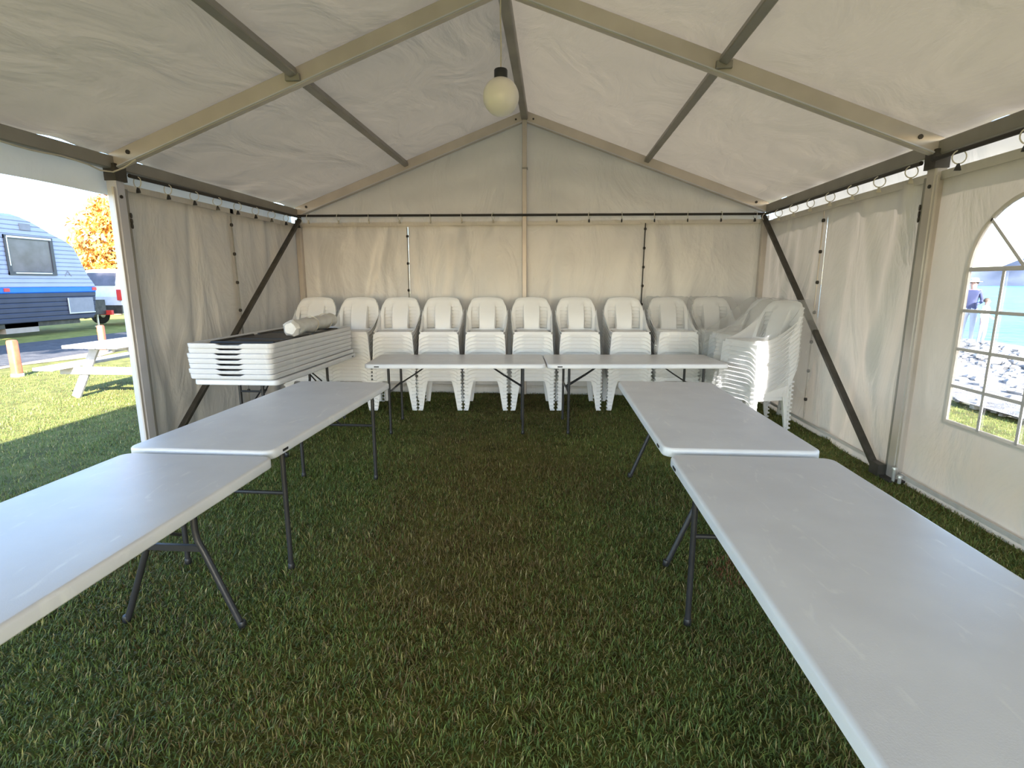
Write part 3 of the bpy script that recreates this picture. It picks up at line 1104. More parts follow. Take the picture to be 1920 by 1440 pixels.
for k in range(7):
    z = T_H + 0.002 + (6 - k) * (TH + 0.001)
    dx, dy, rz = offs[k]
    t = thing('folded_table', (SX + dx - 0.01, SY + dy, z), names_stack[k], 'table', 'folded tables stacked by the left wall', rz=rz)
    put('tabletop', TRAY, t)
    if k == 0:
        for e in (-1, 1):
            for s in (-1, 1):
                m = MB()
                m.tube([(s * 0.28, e * 0.70, 0.028), (s * 0.28, e * 0.05 + 0.02, 0.028)], 0.0135, 8)
                put('leg', m.mesh('leg', M['black'], True), t)
            m = MB()
            m.tube([(-0.28, e * 0.70, 0.028), (0.28, e * 0.70, 0.028)], 0.0125, 8)
            put('crossbar', m.mesh('crossbar', M['black'], True), t)
            m = MB()
            m.bar((-0.26, e * 0.34, 0.024), (0.26, e * 0.34, 0.024), 0.07, 0.014, (0, 0, 1))
            put('hinge_plate', m.mesh('hinge_plate', M['black']), t)
        m = MB()
        m.box((0, 0, 0.020), (0.62, 1.60, 0.010))
        put('underside_panel', m.mesh('underside_panel', M['leg']), t)
STACK_TOP = T_H + 0.002 + 7 * (TH + 0.001)
# rolled white cover lying on the stack
RB = 0.078
roll = thing('rolled_cover', (SX + 0.20, 5.42, STACK_TOP + RB), 'rolled white vinyl cover lying on the stacked folded tables', 'roll', rz=0.10)
rr = random.Random(4)
path, rad = [], []
for k in range(25):
    t = k / 24
    path.append((0.012 * math.sin(9 * t), -0.62 + 1.24 * t, 0.006 * math.sin(7 * t + 1)))
    rad.append(RB * (0.93 + 0.07 * math.sin(13 * t + 0.7) * math.sin(31 * t)) * (0.72 if k in (0, 24) else 0.93 if k in (1, 23) else 1))
m = MB()
m.tube(path, rad, 14)
m.v = [(x * (1 + 0.05 * math.sin(6 * y * 3 + 4 * z)), y, z + 0.006 * math.sin(17 * y + 30 * x)) for x, y, z in m.v]
put('roll_body', m.mesh('roll_body', M['vinyl'], True), roll)
m = MB()
n = 14
def endloop(r, y, s):
    return [(r * (1 + 0.10 * math.sin(5 * a + s)) * math.cos(a), y, r * (1 + 0.10 * math.sin(5 * a + s)) * math.sin(a)) for a in [2 * PI * k / n for k in range(n)]]
m.loops([endloop(RB * 0.98, -0.605, 0.3), endloop(RB * 0.98, -0.635, 0.9), endloop(RB * 0.66, -0.665, 1.5), endloop(RB * 0.25, -0.668, 2.0)])
put('gathered_end', m.mesh('gathered_end', M['vinyl'], True), roll)
for y in (-0.12, 0.33):
    m = MB()
    m.tube([(RB * 1.04 * math.cos(a), y + 0.015 * math.sin(a * 2), RB * 1.04 * math.sin(a)) for a in [2 * PI * k / 20 for k in range(21)]], 0.005, 5, cap=False)
    put('tie', m.mesh('tie', M['cord'], True), roll)

# ================================================================== chairs
SEAT_Z, CHAIR_H, PITCH_C, N_CH = 0.445, 0.83, 0.0445, 13
def chair_meshes():
    # seat with rolled front and side skirts
    m = MB()
    nx, ny = 12, 10
    def seat(u, v):
        s = 2 * u - 1
        w = 0.218 - 0.012 * v
        y = -0.235 + 0.43 * v
        z = SEAT_Z - 0.020 * v - 0.012 * math.sin(PI * v) * (1 - s * s) 
        edge = max(0, abs(s) - 0.86) / 0.14
        z -= 0.030 * edge ** 2
        if v < 0.1:
            z -= 0.016 * (1 - v / 0.1) ** 2
        return (s * w, y, z)
    m.grid(seat, nx, ny)
    SEAT = m.mesh('seat', M['chair'], True, solid=0.004)
    # front apron with the rounded arch between the legs
    m = MB()
    def apron(u, v):
        s = 2 * u - 1
        arch = 0.060 + 0.05 * max(0, (abs(s) - 0.55) / 0.45) ** 2.2
        z = SEAT_Z - 0.016 - arch * v
        return (s * (0.218 + 0.016 * v), -0.236 - 0.010 * v - 0.022 * v ** 3, z)
    m.grid(apron, 18, 4)
    def side(sg):
        def f(u, v):
            return (sg * (0.218 - 0.012 * u + 0.014 * v), -0.236 + 0.42 * u, SEAT_Z - 0.032 - 0.02 * u - 0.045 * v)
        return f
    m.grid(side(1), 8, 2)
    m.grid(side(-1), 8, 2)
    APRON = m.mesh('apron', M['chair'], True, solid=0.004)
    # backrest: rounded shell with a centre splat and two open slots
    us = [-1.0, -0.985, -0.93, -0.80, -0.60, -0.44, -0.40, -0.2, 0, 0.2, 0.40, 0.44, 0.60, 0.80, 0.93, 0.985, 1.0]
    vs = [0, 0.06, 0.14, 0.24, 0.34, 0.44, 0.54, 0.64, 0.72, 0.80, 0.88, 0.94, 1.0]
    m = MB()
    z0 = SEAT_Z - 0.03
    def back(u, v):
        au = abs(u)
        ztop = CHAIR_H - 0.020 * au ** 2 - 0.050 * au ** 14
        z = z0 + (ztop - z0) * v
        w = 0.243 + 0.018 * math.sin(PI * min(1, v * 1.1)) - 0.004 * v ** 3 - 0.022 * max(0, v - 0.86) / 0.14
        y = 0.185 + 0.135 * v + 0.02 * v * v - 0.050 * au ** 2.4 * (1 - 0.35 * v)
        if au > 0.99:
            y += 0.030
        if v > 0.99:
            y += 0.018
        if 0.41 > au:
            y -= 0.030 * math.sin(PI * min(1, v * 1.1))
        # the splat narrows towards its foot
        x = u * w * (1 - (0.10 * (1 - v) if 0.3 < au < 0.5 else 0))
        return (x, y, z)
    for v in vs:
        for u in us:
            m.v.append(back(u, v))
    nu = len(us)
    for j in range(len(vs) - 1):
        for i in range(nu - 1):
            mid = abs((us[i] + us[i + 1]) / 2)
            vm = (vs[j] + vs[j + 1]) / 2
            if 0.43 < mid < 0.81 and 0.04 < vm < 0.76:
                continue
            a = j * nu + i
            m.f.append((a, a + 1, a + nu + 1, a + nu))
    # side wings sweeping from the back down to the front corners of the seat
    for sg in (-1, 1):
        def wing(u, v, sg=sg):
            y = -0.215 + 0.42 * u
            zt = SEAT_Z - 0.012 + 0.24 * u ** 1.7
            zl = SEAT_Z - 0.045 - 0.01 * u
            z = zl + (zt - zl) * v
            yy = y + 0.07 * u * v
            x = sg * (0.222 + 0.014 * u + 0.012 * v * u + (0.020 if v > 0.95 else 0))
            return (x, yy, z)
        m.grid(wing, 10, 4)
    BACK = m.mesh('backrest', M['chair'], True, solid=0.004)
    # legs: tapered angle sections with a flared toe
    def leg(s, front):
        m = MB()
        loops = []
        for z, wf, ws in ((0.0, 0.056, 0.045), (0.017, 0.058, 0.045), (0.021, 0.050, 0.042), (0.15, 0.062, 0.048), (0.28, 0.074, 0.055), (0.35, 0.088, 0.06), (0.385, 0.104, 0.065), (0.405, 0.130, 0.07)):
            t = z / 0.42
            if front:
                cx, cy = s * (0.260 - 0.028 * t), -0.262 + 0.006 * t
                sy = 1
            else:
                cx, cy = s * (0.246 - 0.022 * t), 0.255 - 0.035 * t
                sy = -1
            flare = 0.011 if z < 0.02 else 0
            cx += s * flare
            cy -= sy * flare
            th = 0.006
            # L profile: outer corner (cx,cy), one flange along x inwards, other along y
            L = [(cx, cy), (cx - s * wf, cy), (cx - s * wf, cy + sy * th), (cx - s * th, cy + sy * th), (cx - s * th, cy + sy * ws), (cx, cy + sy * ws)]
            loops.append([(a, b, z) for a, b in L])
        m.loops(loops)
        return m.mesh('leg', M['chair'], False)
    LEGS = [leg(s, f) for f in (True, False) for s in (-1, 1)]
    return SEAT, APRON, BACK, LEGS
SEAT_ME, APRON_ME, BACK_ME, LEG_MES = chair_meshes()
def chair(loc, rz, label, group):
    t = thing('stacking_chair', loc, label, 'chair', group, rz=rz)
    put('seat', SEAT_ME, t)
    put('apron', APRON_ME, t)
    put('backrest', BACK_ME, t)
    for lm in LEG_MES:
        put('leg', lm, t)
    return t
row = [-2.621, -2.071, -1.541, -0.991, -0.427, 0.144, 0.714, 1.326, 1.897, 2.455]
stacks = []
for k, x in enumerate(row):
    y = 6.652 + 0.0745 * x
    if k == 9:
        y += 0.03
    if k < 8:
        desc = '%s unwrapped stack from the left' % ORD[k]
    else:
        desc = ['film wrapped stack beside the unwrapped row', 'film wrapped stack in the back corner'][k - 8]
    stacks.append((x, y, RZB + [0.02, -0.015, 0.0, 0.01, -0.01, 0.005, 0.0, -0.01, 0.0, -0.02][k], desc, 'unwrapped stacked chairs' if k < 8 else 'film wrapped chairs'))
stacks.append((2.60, 6.42, -1.2, 'sideways film wrapped stack behind the brace', 'film wrapped chairs'))
stacks.append((2.54, 5.72, -1.12, 'sunlit film wrapped stack by the right wall', 'film wrapped chairs'))
for (x, y, rz, desc, grp) in stacks:
    for k in range(N_CH):
        pos = N_CH - 1 - k
        od = 'topmost' if pos == 0 else 'lowest' if k == 0 else '%s from the top' % ORD[pos]
        j = random.uniform(-0.0025, 0.0025)
        chair((x + j, y, k * PITCH_C), rz + random.uniform(-0.004, 0.004), 'white plastic chair, %s, %s' % (od, desc), grp)
# clear wrapping film over four stacks
STH = CHAIR_H + (N_CH - 1) * PITCH_C
STS = SEAT_Z + (N_CH - 1) * PITCH_C
def wrap(x, y, rz, zb, label, seed, flare=0.0):
    t = thing('plastic_wrap', (x, y, 0), label, 'plastic wrap', 'clear film over chair stacks', rz=rz)
    prof = [(-0.30, zb), (-0.305, 0.5), (-0.30, 0.8), (-0.285, STS + 0.02), (-0.10, STS + 0.10), (0.10, STS + 0.24), (0.24, STH - 0.02), (0.33, STH + 0.018), (0.385, STH - 0.02), (0.41 + flare, STH - 0.25), (0.40 + flare, 0.8), (0.36, zb + 0.12)]
    # resample
    P = [Vector((a, b)) for a, b in prof]
    ds = [0]
    for a, b in zip(P, P[1:]):
        ds.append(ds[-1] + (b - a).length)
    N = 46
    pts = []
    for k in range(N + 1):
        d = ds[-1] * k / N
        for i in range(len(P) - 1):
            if d <= ds[i + 1] + 1e-9:
                pts.append(P[i].lerp(P[i + 1], (d - ds[i]) / (ds[i + 1] - ds[i])))
                break
    cy, cz = 0.05, 0.85
    w = wob(seed, 0.034, 9, 1.2, 9)
    xs = [(-0.25, 0.70), (-0.285, 0.88), (-0.30, 0.97), (-0.295, 1.0)] + [(-0.25 + 0.5 * i / 10, 1.0) for i in range(11)] + [(0.295, 1.0), (0.30, 0.97), (0.285, 0.88), (0.25, 0.70)]
    loops = []
    for i, (xx, sc) in enumerate(xs):
        lp = []
        for k, p in enumerate(pts):
            d = w(i / 6, k / 12)
            qy = cy + (p.x - cy) * sc
            qz = cz + (p.y - cz) * sc
            tz = max(0, qz - 1.12) / 0.27
            lp.append((xx * (1 - 0.13 * tz * tz) + d * 0.6, qy + d, max(0.06, qz + d * 0.8)))
        loops.append(lp)
    m = MB()
    base = 0
    n = len(pts)
    for lp in loops:
        m.v += lp
    for i in range(len(loops) - 1):
        for k in range(n - 1):
            a = i * n + k
            m.f.append((a, a + 1, a + n + 1, a + n))
    m.f.append(tuple(range(n)))
    m.f.append(tuple(range((len(loops) - 1) * n, len(loops) * n)))
    me = m.mesh('film', M['film'], True)
    put('film', me, t)
    return t
wrap(stacks[8][0], stacks[8][1], stacks[8][2], 0.42, 'clear film over the wrapped chair stack next to the unwrapped row', 1)
wrap(stacks[9][0], stacks[9][1], stacks[9][2], 0.40, 'clear film over the wrapped chair stack in the back right corner', 2)
wrap(stacks[10][0], stacks[10][1], stacks[10][2], 0.40, 'crumpled film over the sideways chair stack behind the brace', 3)
wrap(stacks[11][0], stacks[11][1], stacks[11][2], 0.26, 'loose shiny film over the sunlit chair stack near the right wall', 4, 0.09)

# ================================================================== lamp
lamp = thing('globe_pendant', (-0.005, 4.20, 2.88), 'white globe pendant lamp hanging by a cord from the ridge', 'lamp')
m = MB()
GR = 0.132
m.lathe([(GR * math.sin(PI * k / 18) if 0 < k < 18 else 0.004, -GR * math.cos(PI * k / 18)) for k in range(19)], (0, 0, 0), 28)
put('globe', m.mesh('globe', M['globe'], True), lamp)
m = MB()
m.lathe([(0.046, GR - 0.018), (0.049, GR - 0.01), (0.049, GR + 0.045), (0.045, GR + 0.052), (0.012, GR + 0.056)], (0, 0, 0), 20)
put('socket', m.mesh('socket', M['black'], True), lamp)
m = MB()
m.tube([(0, 0, GR + 0.05), (0.003, 0, 0.35), (-0.002, 0.004, 0.55), (0, 0.01, HR - 0.05 - 2.88)], 0.0055, 6)
put('cord', m.mesh('cord', M['cord'], True), lamp)
m = MB()
m.lathe([(0.02, 0.0), (0.024, 0.012), (0.02, 0.022)], (0, 0.01, HR - 0.075 - 2.88), 10)
put('hook', m.mesh('hook', M['rod'], True), lamp)

# loose power lead clipped under the left eave
m = MB()
m.tube([(-3.085, 2.1 + 0.11 * k, 2.430 - 0.016 * abs(math.sin(k * 0.62)) - (0.02 if k > 17 else 0)) for k in range(19)] + [(-3.06, 4.17, 2.40), (-3.0, 4.215, 2.44), (-2.9, 4.225, 2.50)], 0.006, 6)
tag(m.build('power_lead', M['cord'], smooth=True), 'thin pale power lead running along the left eave beam', 'cable')

# ================================================================== outdoors, left
van = thing('caravan', (-15, 12.8, 0), 'pale ribbed caravan with blue stripe and navy lower panels', 'caravan')
FRONT = [(0.36, 16.9), (0.50, 17.05), (1.24, 17.19), (1.47, 17.20), (1.82, 16.95), (2.33, 16.74), (2.65, 16.58), (2.85, 16.32), (3.0, 15.9), (3.2, 15.5), (3.34, 15.2), (3.42, 14.9)]
def yfront(z):
    for (a, b), (c, d) in zip(FRONT, FRONT[1:]):
        if a <= z <= c:
            return b + (d - b) * (z - a) / (c - a)
    return FRONT[0][1] if z < FRONT[0][0] else FRONT[-1][1]
YR, XV, VW = 8.6, -15.0, 2.35
def band(m, z0, z1, bulge):
    zs = [z0, z0 + (z1 - z0) * 0.15, z1 - (z1 - z0) * 0.15, z1]
    bs = [0, bulge, bulge, 0]
    loops = []
    for z, b in zip(zs, bs):
        yf = yfront(z)
        r = 0.05
        loops.append([(XV + b, YR, z), (XV + b, yf - r, z), (XV - r + b, yf, z), (XV - VW + r, yf, z), (XV - VW, yf - r, z), (XV - VW, YR, z)])
    m.loops(loops)
zb = 1.42
m = MB()
while zb < 3.39:
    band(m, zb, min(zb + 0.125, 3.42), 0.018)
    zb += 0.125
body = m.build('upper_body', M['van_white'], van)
m = MB()
band(m, 1.25, 1.42, 0.022)
m.build('blue_stripe', M['van_blue'], van)
m = MB()
for k in range(6):
    band(m, 0.40 + k * 0.142, 0.40 + (k + 1) * 0.142, 0.012)
low = m.build('lower_body', M['van_navy'], van)
m = MB()
m.loops([[(XV + 0.02, YR - 0.02, 3.40), (XV + 0.02, 14.95, 3.40), (XV - VW - 0.02, 14.95, 3.40), (XV - VW - 0.02, YR - 0.02, 3.40)],
         [(XV - 0.15, YR + 0.1, 3.49), (XV - 0.15, 14.8, 3.49), (XV - VW + 0.15, 14.8, 3.49), (XV - VW + 0.15, YR + 0.1, 3.49)]])
m.build('roof', M['van_white'], van)
for (wy0, wy1, wz0, wz1) in ((14.30, 15.78, 1.77, 2.89), (10.6, 12.2, 1.8, 2.85)):
    m = MB()
    c = (XV + 0.03, (wy0 + wy1) / 2, (wz0 + wz1) / 2)
    for dy in (wy0 + 0.05, wy1 - 0.05):
        m.box((XV + 0.035, dy, c[2]), (0.05, 0.10, wz1 - wz0))
    for dz in (wz0 + 0.05, wz1 - 0.05):
        m.box((XV + 0.036, c[1], dz), (0.05, wy1 - wy0, 0.10))
    w = m.build('window_frame', M['van_frame'], van)
    m = MB()
    m.box((XV + 0.025, c[1], c[2]), (0.02, wy1 - wy0 - 0.12, wz1 - wz0 - 0.12))
    m.build('pane', M['glass_dark'], w)
    m = MB()
    m.box((XV + 0.066, c[1], wz1 - 0.05), (0.012, wy1 - wy0 - 0.12, 0.05))
    m.box((XV + 0.066, c[1], wz0 + 0.06), (0.012, wy1 - wy0 - 0.35, 0.03))
    m.box((XV + 0.066, wy0 + 0.06, c[2] + 0.1), (0.012, 0.03, 0.8))
    m.build('awning_rail', M['silver'], w)
m = MB()
m.box((XV + 0.03, 14.99, 3.15), (0.03, 0.32, 0.18))
m.build('vent', M['van_grey'], van)
m = MB()
m.bar((XV + 0.024, 16.08, 1.76), (XV + 0.024, 16.18, 1.92), 0.03, 0.012, (1, 0, 0))
m.bar((XV + 0.024, 16.18, 1.92), (XV + 0.024, 16.30, 1.76), 0.03, 0.012, (1, 0, 0))
m.build('badge', M['van_grey'], van)
for y, z in ((14.15, 1.35), (17.08, 1.36)):
    m = MB()
    m.box((XV + 0.035, y, z), (0.02, 0.16, 0.10))
    m.build('marker_light', M['red'], van)
m = MB()
m.box((XV + 0.02, 16.52, 0.83), (0.02, 0.92, 0.50))
hb = m.build('boot_hatch', M['van_grey'], van)
m = MB()
m.box((XV + 0.035, 16.52, 0.60), (0.02, 0.96, 0.03))
m.box((XV + 0.035, 16.04, 0.83), (0.02, 0.03, 0.50))
m.build('hatch_trim', M['silver'], hb)
m = MB()
m.box((XV - 0.35, 14.55, 0.29), (0.5, 1.0, 0.36))
m.build('water_tank', M['tank'], van)
m = MB()
m.box((XV - 0.9, 13.0, 0.33), (1.6, 7.0, 0.14))
m.build('chassis', M['steel_dark'], van)
def wheel(parent, c, r, wdt):
    m = MB()
    prof = [(r * 0.6, -wdt / 2), (r * 0.93, -wdt / 2), (r, -wdt * 0.3), (r, wdt * 0.3), (r * 0.93, wdt / 2), (r * 0.6, wdt / 2)]
    m.lathe(prof, (0, 0, 0), 20)
    m.v = [(c[0] + z, c[1] + x, c[2] + y) for x, y, z in m.v]
    w = m.build('wheel', M['tyre'], parent)
    m = MB()
    m.lathe([(r * 0.58, -wdt * 0.45), (r * 0.58, wdt * 0.4), (r * 0.3, wdt * 0.52), (0.04, wdt * 0.55)], (0, 0, 0), 14)
    m.v = [(c[0] + z, c[1] + x, c[2] + y) for x, y, z in m.v]
    m.build('wheel_rim', M['silver'], w)
for y in (12.3, 13.15):
    for x in (XV - 0.12, XV - VW + 0.12):
        wheel(van, (x, y, 0.36), 0.36, 0.22)
m = MB()
for s in (-1, 1):
    m.bar((XV - VW / 2 + s * 0.9, 16.9, 0.42), (XV - VW / 2, 18.5, 0.42), 0.08, 0.12)
m.build('drawbar', M['steel_dark'], van)
m = MB()
m.tube([(XV - 0.55, 17.7, 0.85), (XV - 0.55, 17.7, 0.02)], 0.03, 8)
m.lathe([(0.02, 0.02), (0.11, 0.02), (0.11, 0.08), (0.02, 0.08)], (XV - 0.55, 17.7, 0), 12)
m.build('jockey_wheel', M['silver'], van)
m = MB()
m.box((XV - 0.9, 17.55, 0.72), (1.2, 0.55, 0.50))
m.build('gas_box', M['steel_dark'], van)
m = MB()
m.box((XV - 0.35, 17.86, 0.52), (0.5, 0.10, 0.16))
m.build('coupling_tray', M['red'], van)

car = thing('tow_car', (-16.1, 20.6, 0), 'white car with dark bumper parked ahead of the caravan', 'car')
def carprof(pts, x0, x1, inset=0.08):
    m = MB()
    c = [(y, z) for y, z in pts]
    my = sum(p[0] for p in c) / len(c)
    mz = sum(p[1] for p in c) / len(c)
    def sc(k):
        return [(my + (y - my) * k, mz + (z - mz) * k) for y, z in c]
    m.loops([[(x0 + 0.06, y, z) for y, z in sc(1 - inset * 0.5)], [(x0 + 0.14, y, z) for y, z in c][:], [(x1 - 0.14, y, z) for y, z in c], [(x1 - 0.06, y, z) for y, z in sc(1 - inset * 0.5)]])
    return m
m = carprof([(18.55, 0.62), (18.50, 1.05), (18.62, 1.55), (18.82, 1.98), (19.3, 2.06), (21.1, 2.02), (21.8, 1.42), (23.0, 1.28), (23.2, 0.95), (23.2, 0.5), (21, 0.45), (19.5, 0.45)], -17.05, -15.15)
m.build('body', M['car_white'], car)
for (y0, y1) in ((18.95, 19.9), (20.0, 20.9)):
    m = MB()
    m.box((-15.20, (y0 + y1) / 2, 1.64), (0.03, y1 - y0, 0.42))
    m.build('side_window', M['glass_dark'], car)
m = MB()
m.loops([[(-15.5, 18.60, 1.45), (-16.7, 18.60, 1.45), (-16.65, 18.78, 1.90), (-15.55, 18.78, 1.90)], [(-15.5, 18.56, 1.46), (-16.7, 18.56, 1.46), (-16.65, 18.74, 1.91), (-15.55, 18.74, 1.91)]])
m.build('rear_window', M['glass_dark'], car)
m = MB()
m.box((-16.1, 18.46, 0.60), (1.9, 0.22, 0.30))
m.build('bumper', M['steel_dark'], car)
for x in (-15.28, -16.92):
    m = MB()
    m.box((x, 18.50, 1.12), (0.18, 0.10, 0.38))
    m.build('tail_light', M['red'], car)
for y in (19.4, 22.2):
    for x in (-15.25, -16.95):
        wheel(car, (x, y, 0.36), 0.36, 0.22)

def leaf_cloud(m, blobs, n, size, rnd):
    for _ in range(n):
        (cx, cy, cz, r, rz) = rnd.choice(blobs)
        th, ph = rnd.uniform(0, 2 * PI), math.acos(rnd.uniform(-1, 1))
        k = rnd.uniform(0.45, 1.05)
        p = Vector((cx + r * k * math.sin(ph) * math.cos(th), cy + r * k * math.sin(ph) * math.sin(th), cz + rz * k * math.cos(ph)))
        e = Euler((rnd.uniform(0, 6.28), rnd.uniform(0, 6.28), rnd.uniform(0, 6.28))).to_matrix()
        s = size * rnd.uniform(0.6, 1.3)
        vs = [p + e @ Vector(q) * s for q in ((-1, 0, 0), (0, -0.5, 0.1), (1, 0, 0), (0, 0.5, 0.1))]
        m.add(vs, [(0, 1, 2, 3)])
def tree(name, loc, h, blobs, n, size, leafmat, label, seed, trunk_r):
    t = thing(name, loc, label, 'tree')
    rnd = random.Random(seed)
    m = MB()
    m.tube([(0, 0, 0), (0.05, 0.03, h * 0.3), (-0.04, 0.05, h * 0.6), (0, 0, h * 0.85)], [trunk_r, trunk_r * 0.8, trunk_r * 0.55, trunk_r * 0.2], 10)
    tr = put('trunk', m.mesh('trunk', M['bark'], True), t)
    for b in blobs:
        m = MB()
        m.tube([(0, 0, h * 0.35), (b[0] * 0.5, b[1] * 0.5, (h * 0.35 + b[2]) / 2 + 0.15), (b[0] * 0.9, b[1] * 0.9, b[2])], [trunk_r * 0.4, trunk_r * 0.25, trunk_r * 0.1], 6)
        put('branch', m.mesh('branch', M['bark'], True), t)
    m = MB()
    leaf_cloud(m, blobs, n, size, rnd)
    me = bpy.data.meshes.new('foliage')
    me.from_pydata(m.v, [], m.f)
    me.materials.append(leafmat)
    put('foliage', me, t)
    return t
tree('autumn_tree', (-21.0, 25.0, 0), 5.2,
     [(0, 0, 3.7, 1.7, 1.5), (1.3, 0.2, 2.9, 1.5, 1.2), (-1.2, 0.3, 2.6, 1.2, 1.1), (0.6, -0.4, 4.6, 1.0, 1.0), (1.3, 0, 4.2, 1.2, 1.1), (2.0, 0.2, 2.0, 1.2, 0.9), (0.2, 0, 2.0, 1.3, 0.9)],
     6500, 0.15, M['leaf_orange'], 'orange leaved autumn tree behind the caravan', 3, 0.16)
tree('added_tall_tree', (-9.35, 0.2, 0), 12.0,  # out of frame, added to throw shade on the caravan
     [(0, 0, 11.0, 2.0, 1.3), (1.4, 0.8, 10.0, 1.7, 1.2), (-1.4, 0.6, 10.2, 1.7, 1.2), (0.3, 1.9, 9.6, 1.6, 1.1), (0.2, -1.7, 10.2, 1.7, 1.2), (-0.9, -1.0, 11.2, 1.5, 1.0), (0.8, 0.2, 9.0, 1.5, 0.9)],
     9000, 0.2, M['leaf_green'], 'tall unseen green tree added left of the tent to shade the caravan', 6, 0.24)
tree('shade_tree', (-9.2, 3.0, 0), 7.2,
     [(0, 0, 6.0, 1.6, 1.3), (1.0, 0.6, 5.2, 1.3, 1.0), (-1.1, 0.4, 5.2, 1.4, 1.1), (0.2, 1.4, 4.8, 1.3, 0.9), (0.1, -1.2, 5.4, 1.3, 1.0), (-0.3, 0.2, 7.0, 1.2, 0.9)],
     5200, 0.17, M['leaf_green'], 'green shade tree standing left of the open tent side', 5, 0.18)

for k, (x, y, lab) in enumerate(((-8.60, 8.22, 'faded red bollard at the lawn edge, nearest and farthest left'), (-9.75, 11.3, 'faded red bollard behind the white picnic table'))):
    t = thing('bollard', (x, y, 0), lab, 'bollard', 'red bollards along the lane', rz=0.3 * k)
    m = MB()
    m.loops([rounded(0.125, 0.125, 0.03, i, z, 3, 3, 4) for i, z in ((-0.004, 0), (0, 0.1), (0, 0.58), (0.012, 0.605), (0.04, 0.612))])
    put('bollard_post', m.mesh('bollard_post', M['bollard'], True), t)
    m = MB()
    m.loops([rounded(0.15, 0.15, 0.035, i, z, 3, 3, 4) for i, z in ((0, -0.01), (0, 0.035), (0.012, 0.045))])
    put('base_collar', m.mesh('base_collar', M['tank'], True), t)

pt = thing('picnic_table', (-5.55, 7.45, 0), 'whitewashed timber picnic table with attached benches on the lawn', 'picnic table', rz=0.03)
def plank(name, p, q, w, h, up=(0, 0, 1)):
    m = MB()
    m.bar(p, q, w, h, up, 0.10)
    return put(name, m.mesh(name, M['picnic']), pt)
for k in range(5):
    plank('top_plank', (-0.30 + 0.15 * k, -1.08, 0.735), (-0.30 + 0.15 * k, 1.08, 0.735), 0.14, 0.04)
for s in (-1, 1):
    for k in range(2):
        plank('bench_plank', (s * (0.60 + 0.145 * k), -1.08, 0.44), (s * (0.60 + 0.145 * k), 1.08, 0.44), 0.135, 0.04)
for y in (-0.70, 0.70):
    e = -1 if y < 0 else 1
    plank('cross_beam', (-0.74, y + e * 0.045, 0.375), (0.74, y + e * 0.045, 0.375), 0.04, 0.10)
    plank('top_batten', (-0.34, y, 0.69), (0.34, y, 0.69), 0.04, 0.07)
    for s in (-1, 1):
        plank('leg', (s * 0.62, y, 0.0), (s * 0.24, y, 0.70), 0.04, 0.11, (1, 0, 0))
plank('centre_beam', (0, -0.7, 0.66), (0, 0.7, 0.66), 0.04, 0.07)

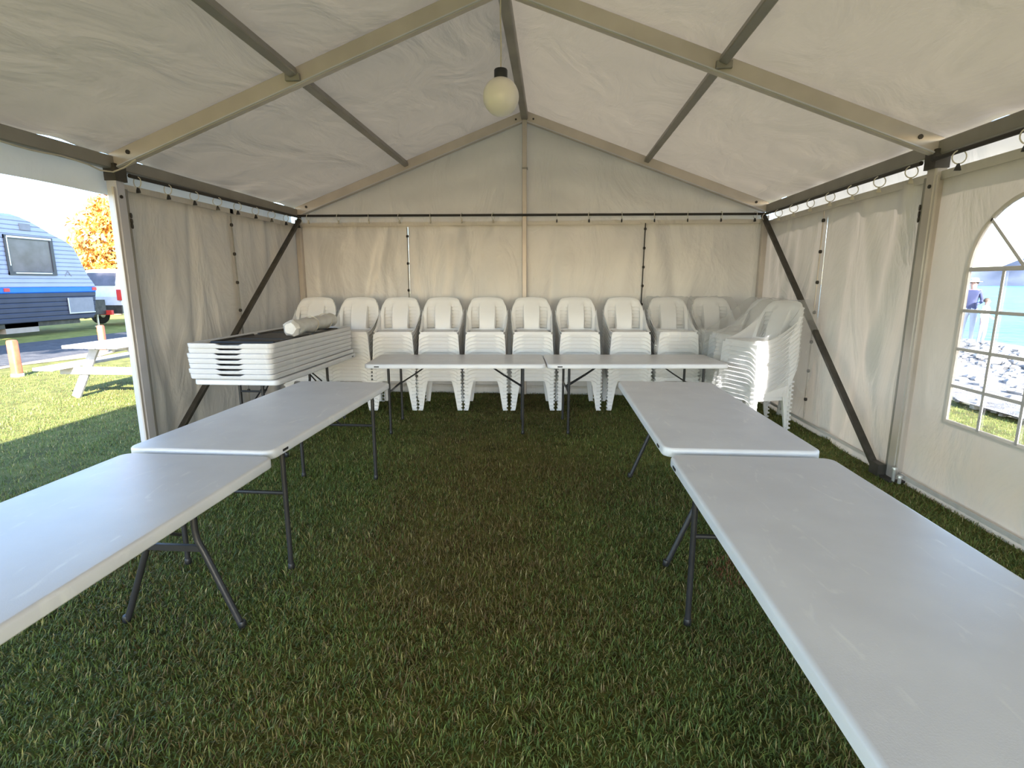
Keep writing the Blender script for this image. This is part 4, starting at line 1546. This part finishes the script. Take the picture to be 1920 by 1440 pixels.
# ================================================================== outdoors, right
def person(loc, rz, H, top, legs, label, hat, seed, arm_bend):
    """one continuous skinned body; clothing is set by region of that body"""
    s = H / 1.7
    J = {'pel': (0, 0, .93, .125), 'wai': (0, 0.01, 1.08, .115), 'che': (0, 0.01, 1.28, .135), 'nek': (0, 0, 1.44, .055), 'hd0': (0, -.01, 1.51, .07), 'hd1': (0, -.015, 1.61, .088), 'hd2': (0, -.005, 1.68, .06),
         'sl': (.16, .01, 1.39, .062), 'sr': (-.16, .01, 1.39, .062), 'el': (.22, .02, 1.13, .045), 'er': (-.22, .02, 1.13, .045),
         'wl': (.20, -.10 - arm_bend, .95 + arm_bend, .032), 'wr': (-.23, -.03, .90, .032), 'hl': (.19, -.16 - arm_bend, .90 + arm_bend * 1.3, .028), 'hr': (-.23, -.05, .82, .028),
         'pl': (.09, 0, .86, .095), 'pr': (-.09, 0, .86, .095), 'kl': (.10, -.02, .49, .062), 'kr': (-.11, .02, .49, .062), 'al': (.10, .02, .09, .042), 'ar': (-.12, .05, .09, .042), 'fl': (.11, -.13, .035, .035), 'fr': (-.14, -.10, .035, .035)}
    Eg = [('pel', 'wai'), ('wai', 'che'), ('che', 'nek'), ('nek', 'hd0'), ('hd0', 'hd1'), ('hd1', 'hd2'), ('che', 'sl'), ('che', 'sr'), ('sl', 'el'), ('sr', 'er'), ('el', 'wl'), ('er', 'wr'), ('wl', 'hl'), ('wr', 'hr'),
          ('pel', 'pl'), ('pel', 'pr'), ('pl', 'kl'), ('pr', 'kr'), ('kl', 'al'), ('kr', 'ar'), ('al', 'fl'), ('ar', 'fr')]
    keys = list(J)
    me = bpy.data.meshes.new('body_skeleton')
    me.from_pydata([Vector(J[k][:3]) * s for k in keys], [(keys.index(a), keys.index(b)) for a, b in Eg], [])
    o = bpy.data.objects.new('body_skeleton', me)
    COL.objects.link(o)
    sk = o.modifiers.new('Skin', 'SKIN')
    for i, k in enumerate(keys):
        r = J[k][3] * s
        me.skin_vertices[0].data[i].radius = (r, r)
        me.skin_vertices[0].data[i].use_root = (k == 'pel')
    sb = o.modifiers.new('Sub', 'SUBSURF')
    sb.levels = sb.render_levels = 2
    dg = bpy.context.evaluated_depsgraph_get()
    bme = bpy.data.meshes.new_from_object(o.evaluated_get(dg))
    bpy.data.objects.remove(o)
    bme.materials.clear()
    for mt in (M['skin'], top, legs):
        bme.materials.append(mt)
    for p in bme.polygons:
        c = p.center / s
        p.use_smooth = True
        if c.z > 1.43 or (abs(c.x) > 0.165 and c.z < 1.0 and c.z > 0.75) or c.z < 0.06:
            p.material_index = 0
        elif c.z > 0.93:
            p.material_index = 1
        else:
            p.material_index = 2
    t = thing('person', loc, label, 'person', rz=rz)
    put('body', bme, t)
    if hat:
        m = MB()
        m.lathe([(0.17 * s, 0), (0.165 * s, 0.012 * s), (0.10 * s, 0.018 * s), (0.094 * s, 0.08 * s), (0.06 * s, 0.11 * s), (0.01, 0.115 * s)], (0, -0.01 * s, 1.635 * s), 18)
        put('hat', m.mesh('hat', M['white_cloth'], True), t)
    m = MB()
    m.lathe([(0.088 * s, 0), (0.098 * s, 0.05 * s), (0.088 * s, 0.10 * s), (0.05 * s, 0.14 * s), (0.01, 0.15 * s)], (0, 0.018 * s, 1.575 * s), 14)
    put('hair', m.mesh('hair', M['hair'], True), t)
    for sx in (-1, 1):
        m = MB()
        m.lathe([(0.002, -0.008), (0.009, -0.004), (0.009, 0.004), (0.002, 0.008)], (sx * 0.032 * s, -0.098 * s, 1.605 * s), 8)
        put('eye', m.mesh('eye', M['black'], True), t)
    m = MB()
    m.loops([[(-.012 * s, -.09 * s, 1.59 * s), (.012 * s, -.09 * s, 1.59 * s), (0, -.09 * s, 1.62 * s)], [(-.004 * s, -.122 * s, 1.585 * s), (.004 * s, -.122 * s, 1.585 * s), (0, -.105 * s, 1.61 * s)]])
    put('nose', m.mesh('nose', M['skin']), t)
    return t
person((11.75, 15.55, -0.10), -0.9, 1.74, M['navy_cloth'], M['white_cloth'], 'person in navy top and white sun hat on the pebble beach', True, 1, 0.12)
person((11.85, 15.15, -0.10), 0.5, 1.24, M['white_cloth'], M['white_cloth'], 'smaller person in white clothes beside the one in navy', False, 2, 0.05)
# loose stones on the beach
st = MB()
rnd = random.Random(9)
for k in range(1500):
    x = rnd.uniform(5.7, 11.5)
    y = rnd.uniform(4.5, 17)
    r = rnd.uniform(0.03, 0.11)
    n = 6
    lo = []
    for z, q in ((0, 0.9), (0.45, 1.0), (0.8, 0.55)):
        lo.append([(x + r * q * math.cos(2 * PI * i / n + k) * rnd.uniform(0.8, 1.2), y + r * q * math.sin(2 * PI * i / n + k) * rnd.uniform(0.8, 1.2), 0.0 + r * z) for i in range(n)])
    st.loops(lo)
me = bpy.data.meshes.new('beach_stones')
me.from_pydata(st.v, [], st.f)
me.materials.append(M['stone'])
tag(put('beach_stones', me), 'loose grey stones scattered over the pebble beach', 'stones', kind='stuff')
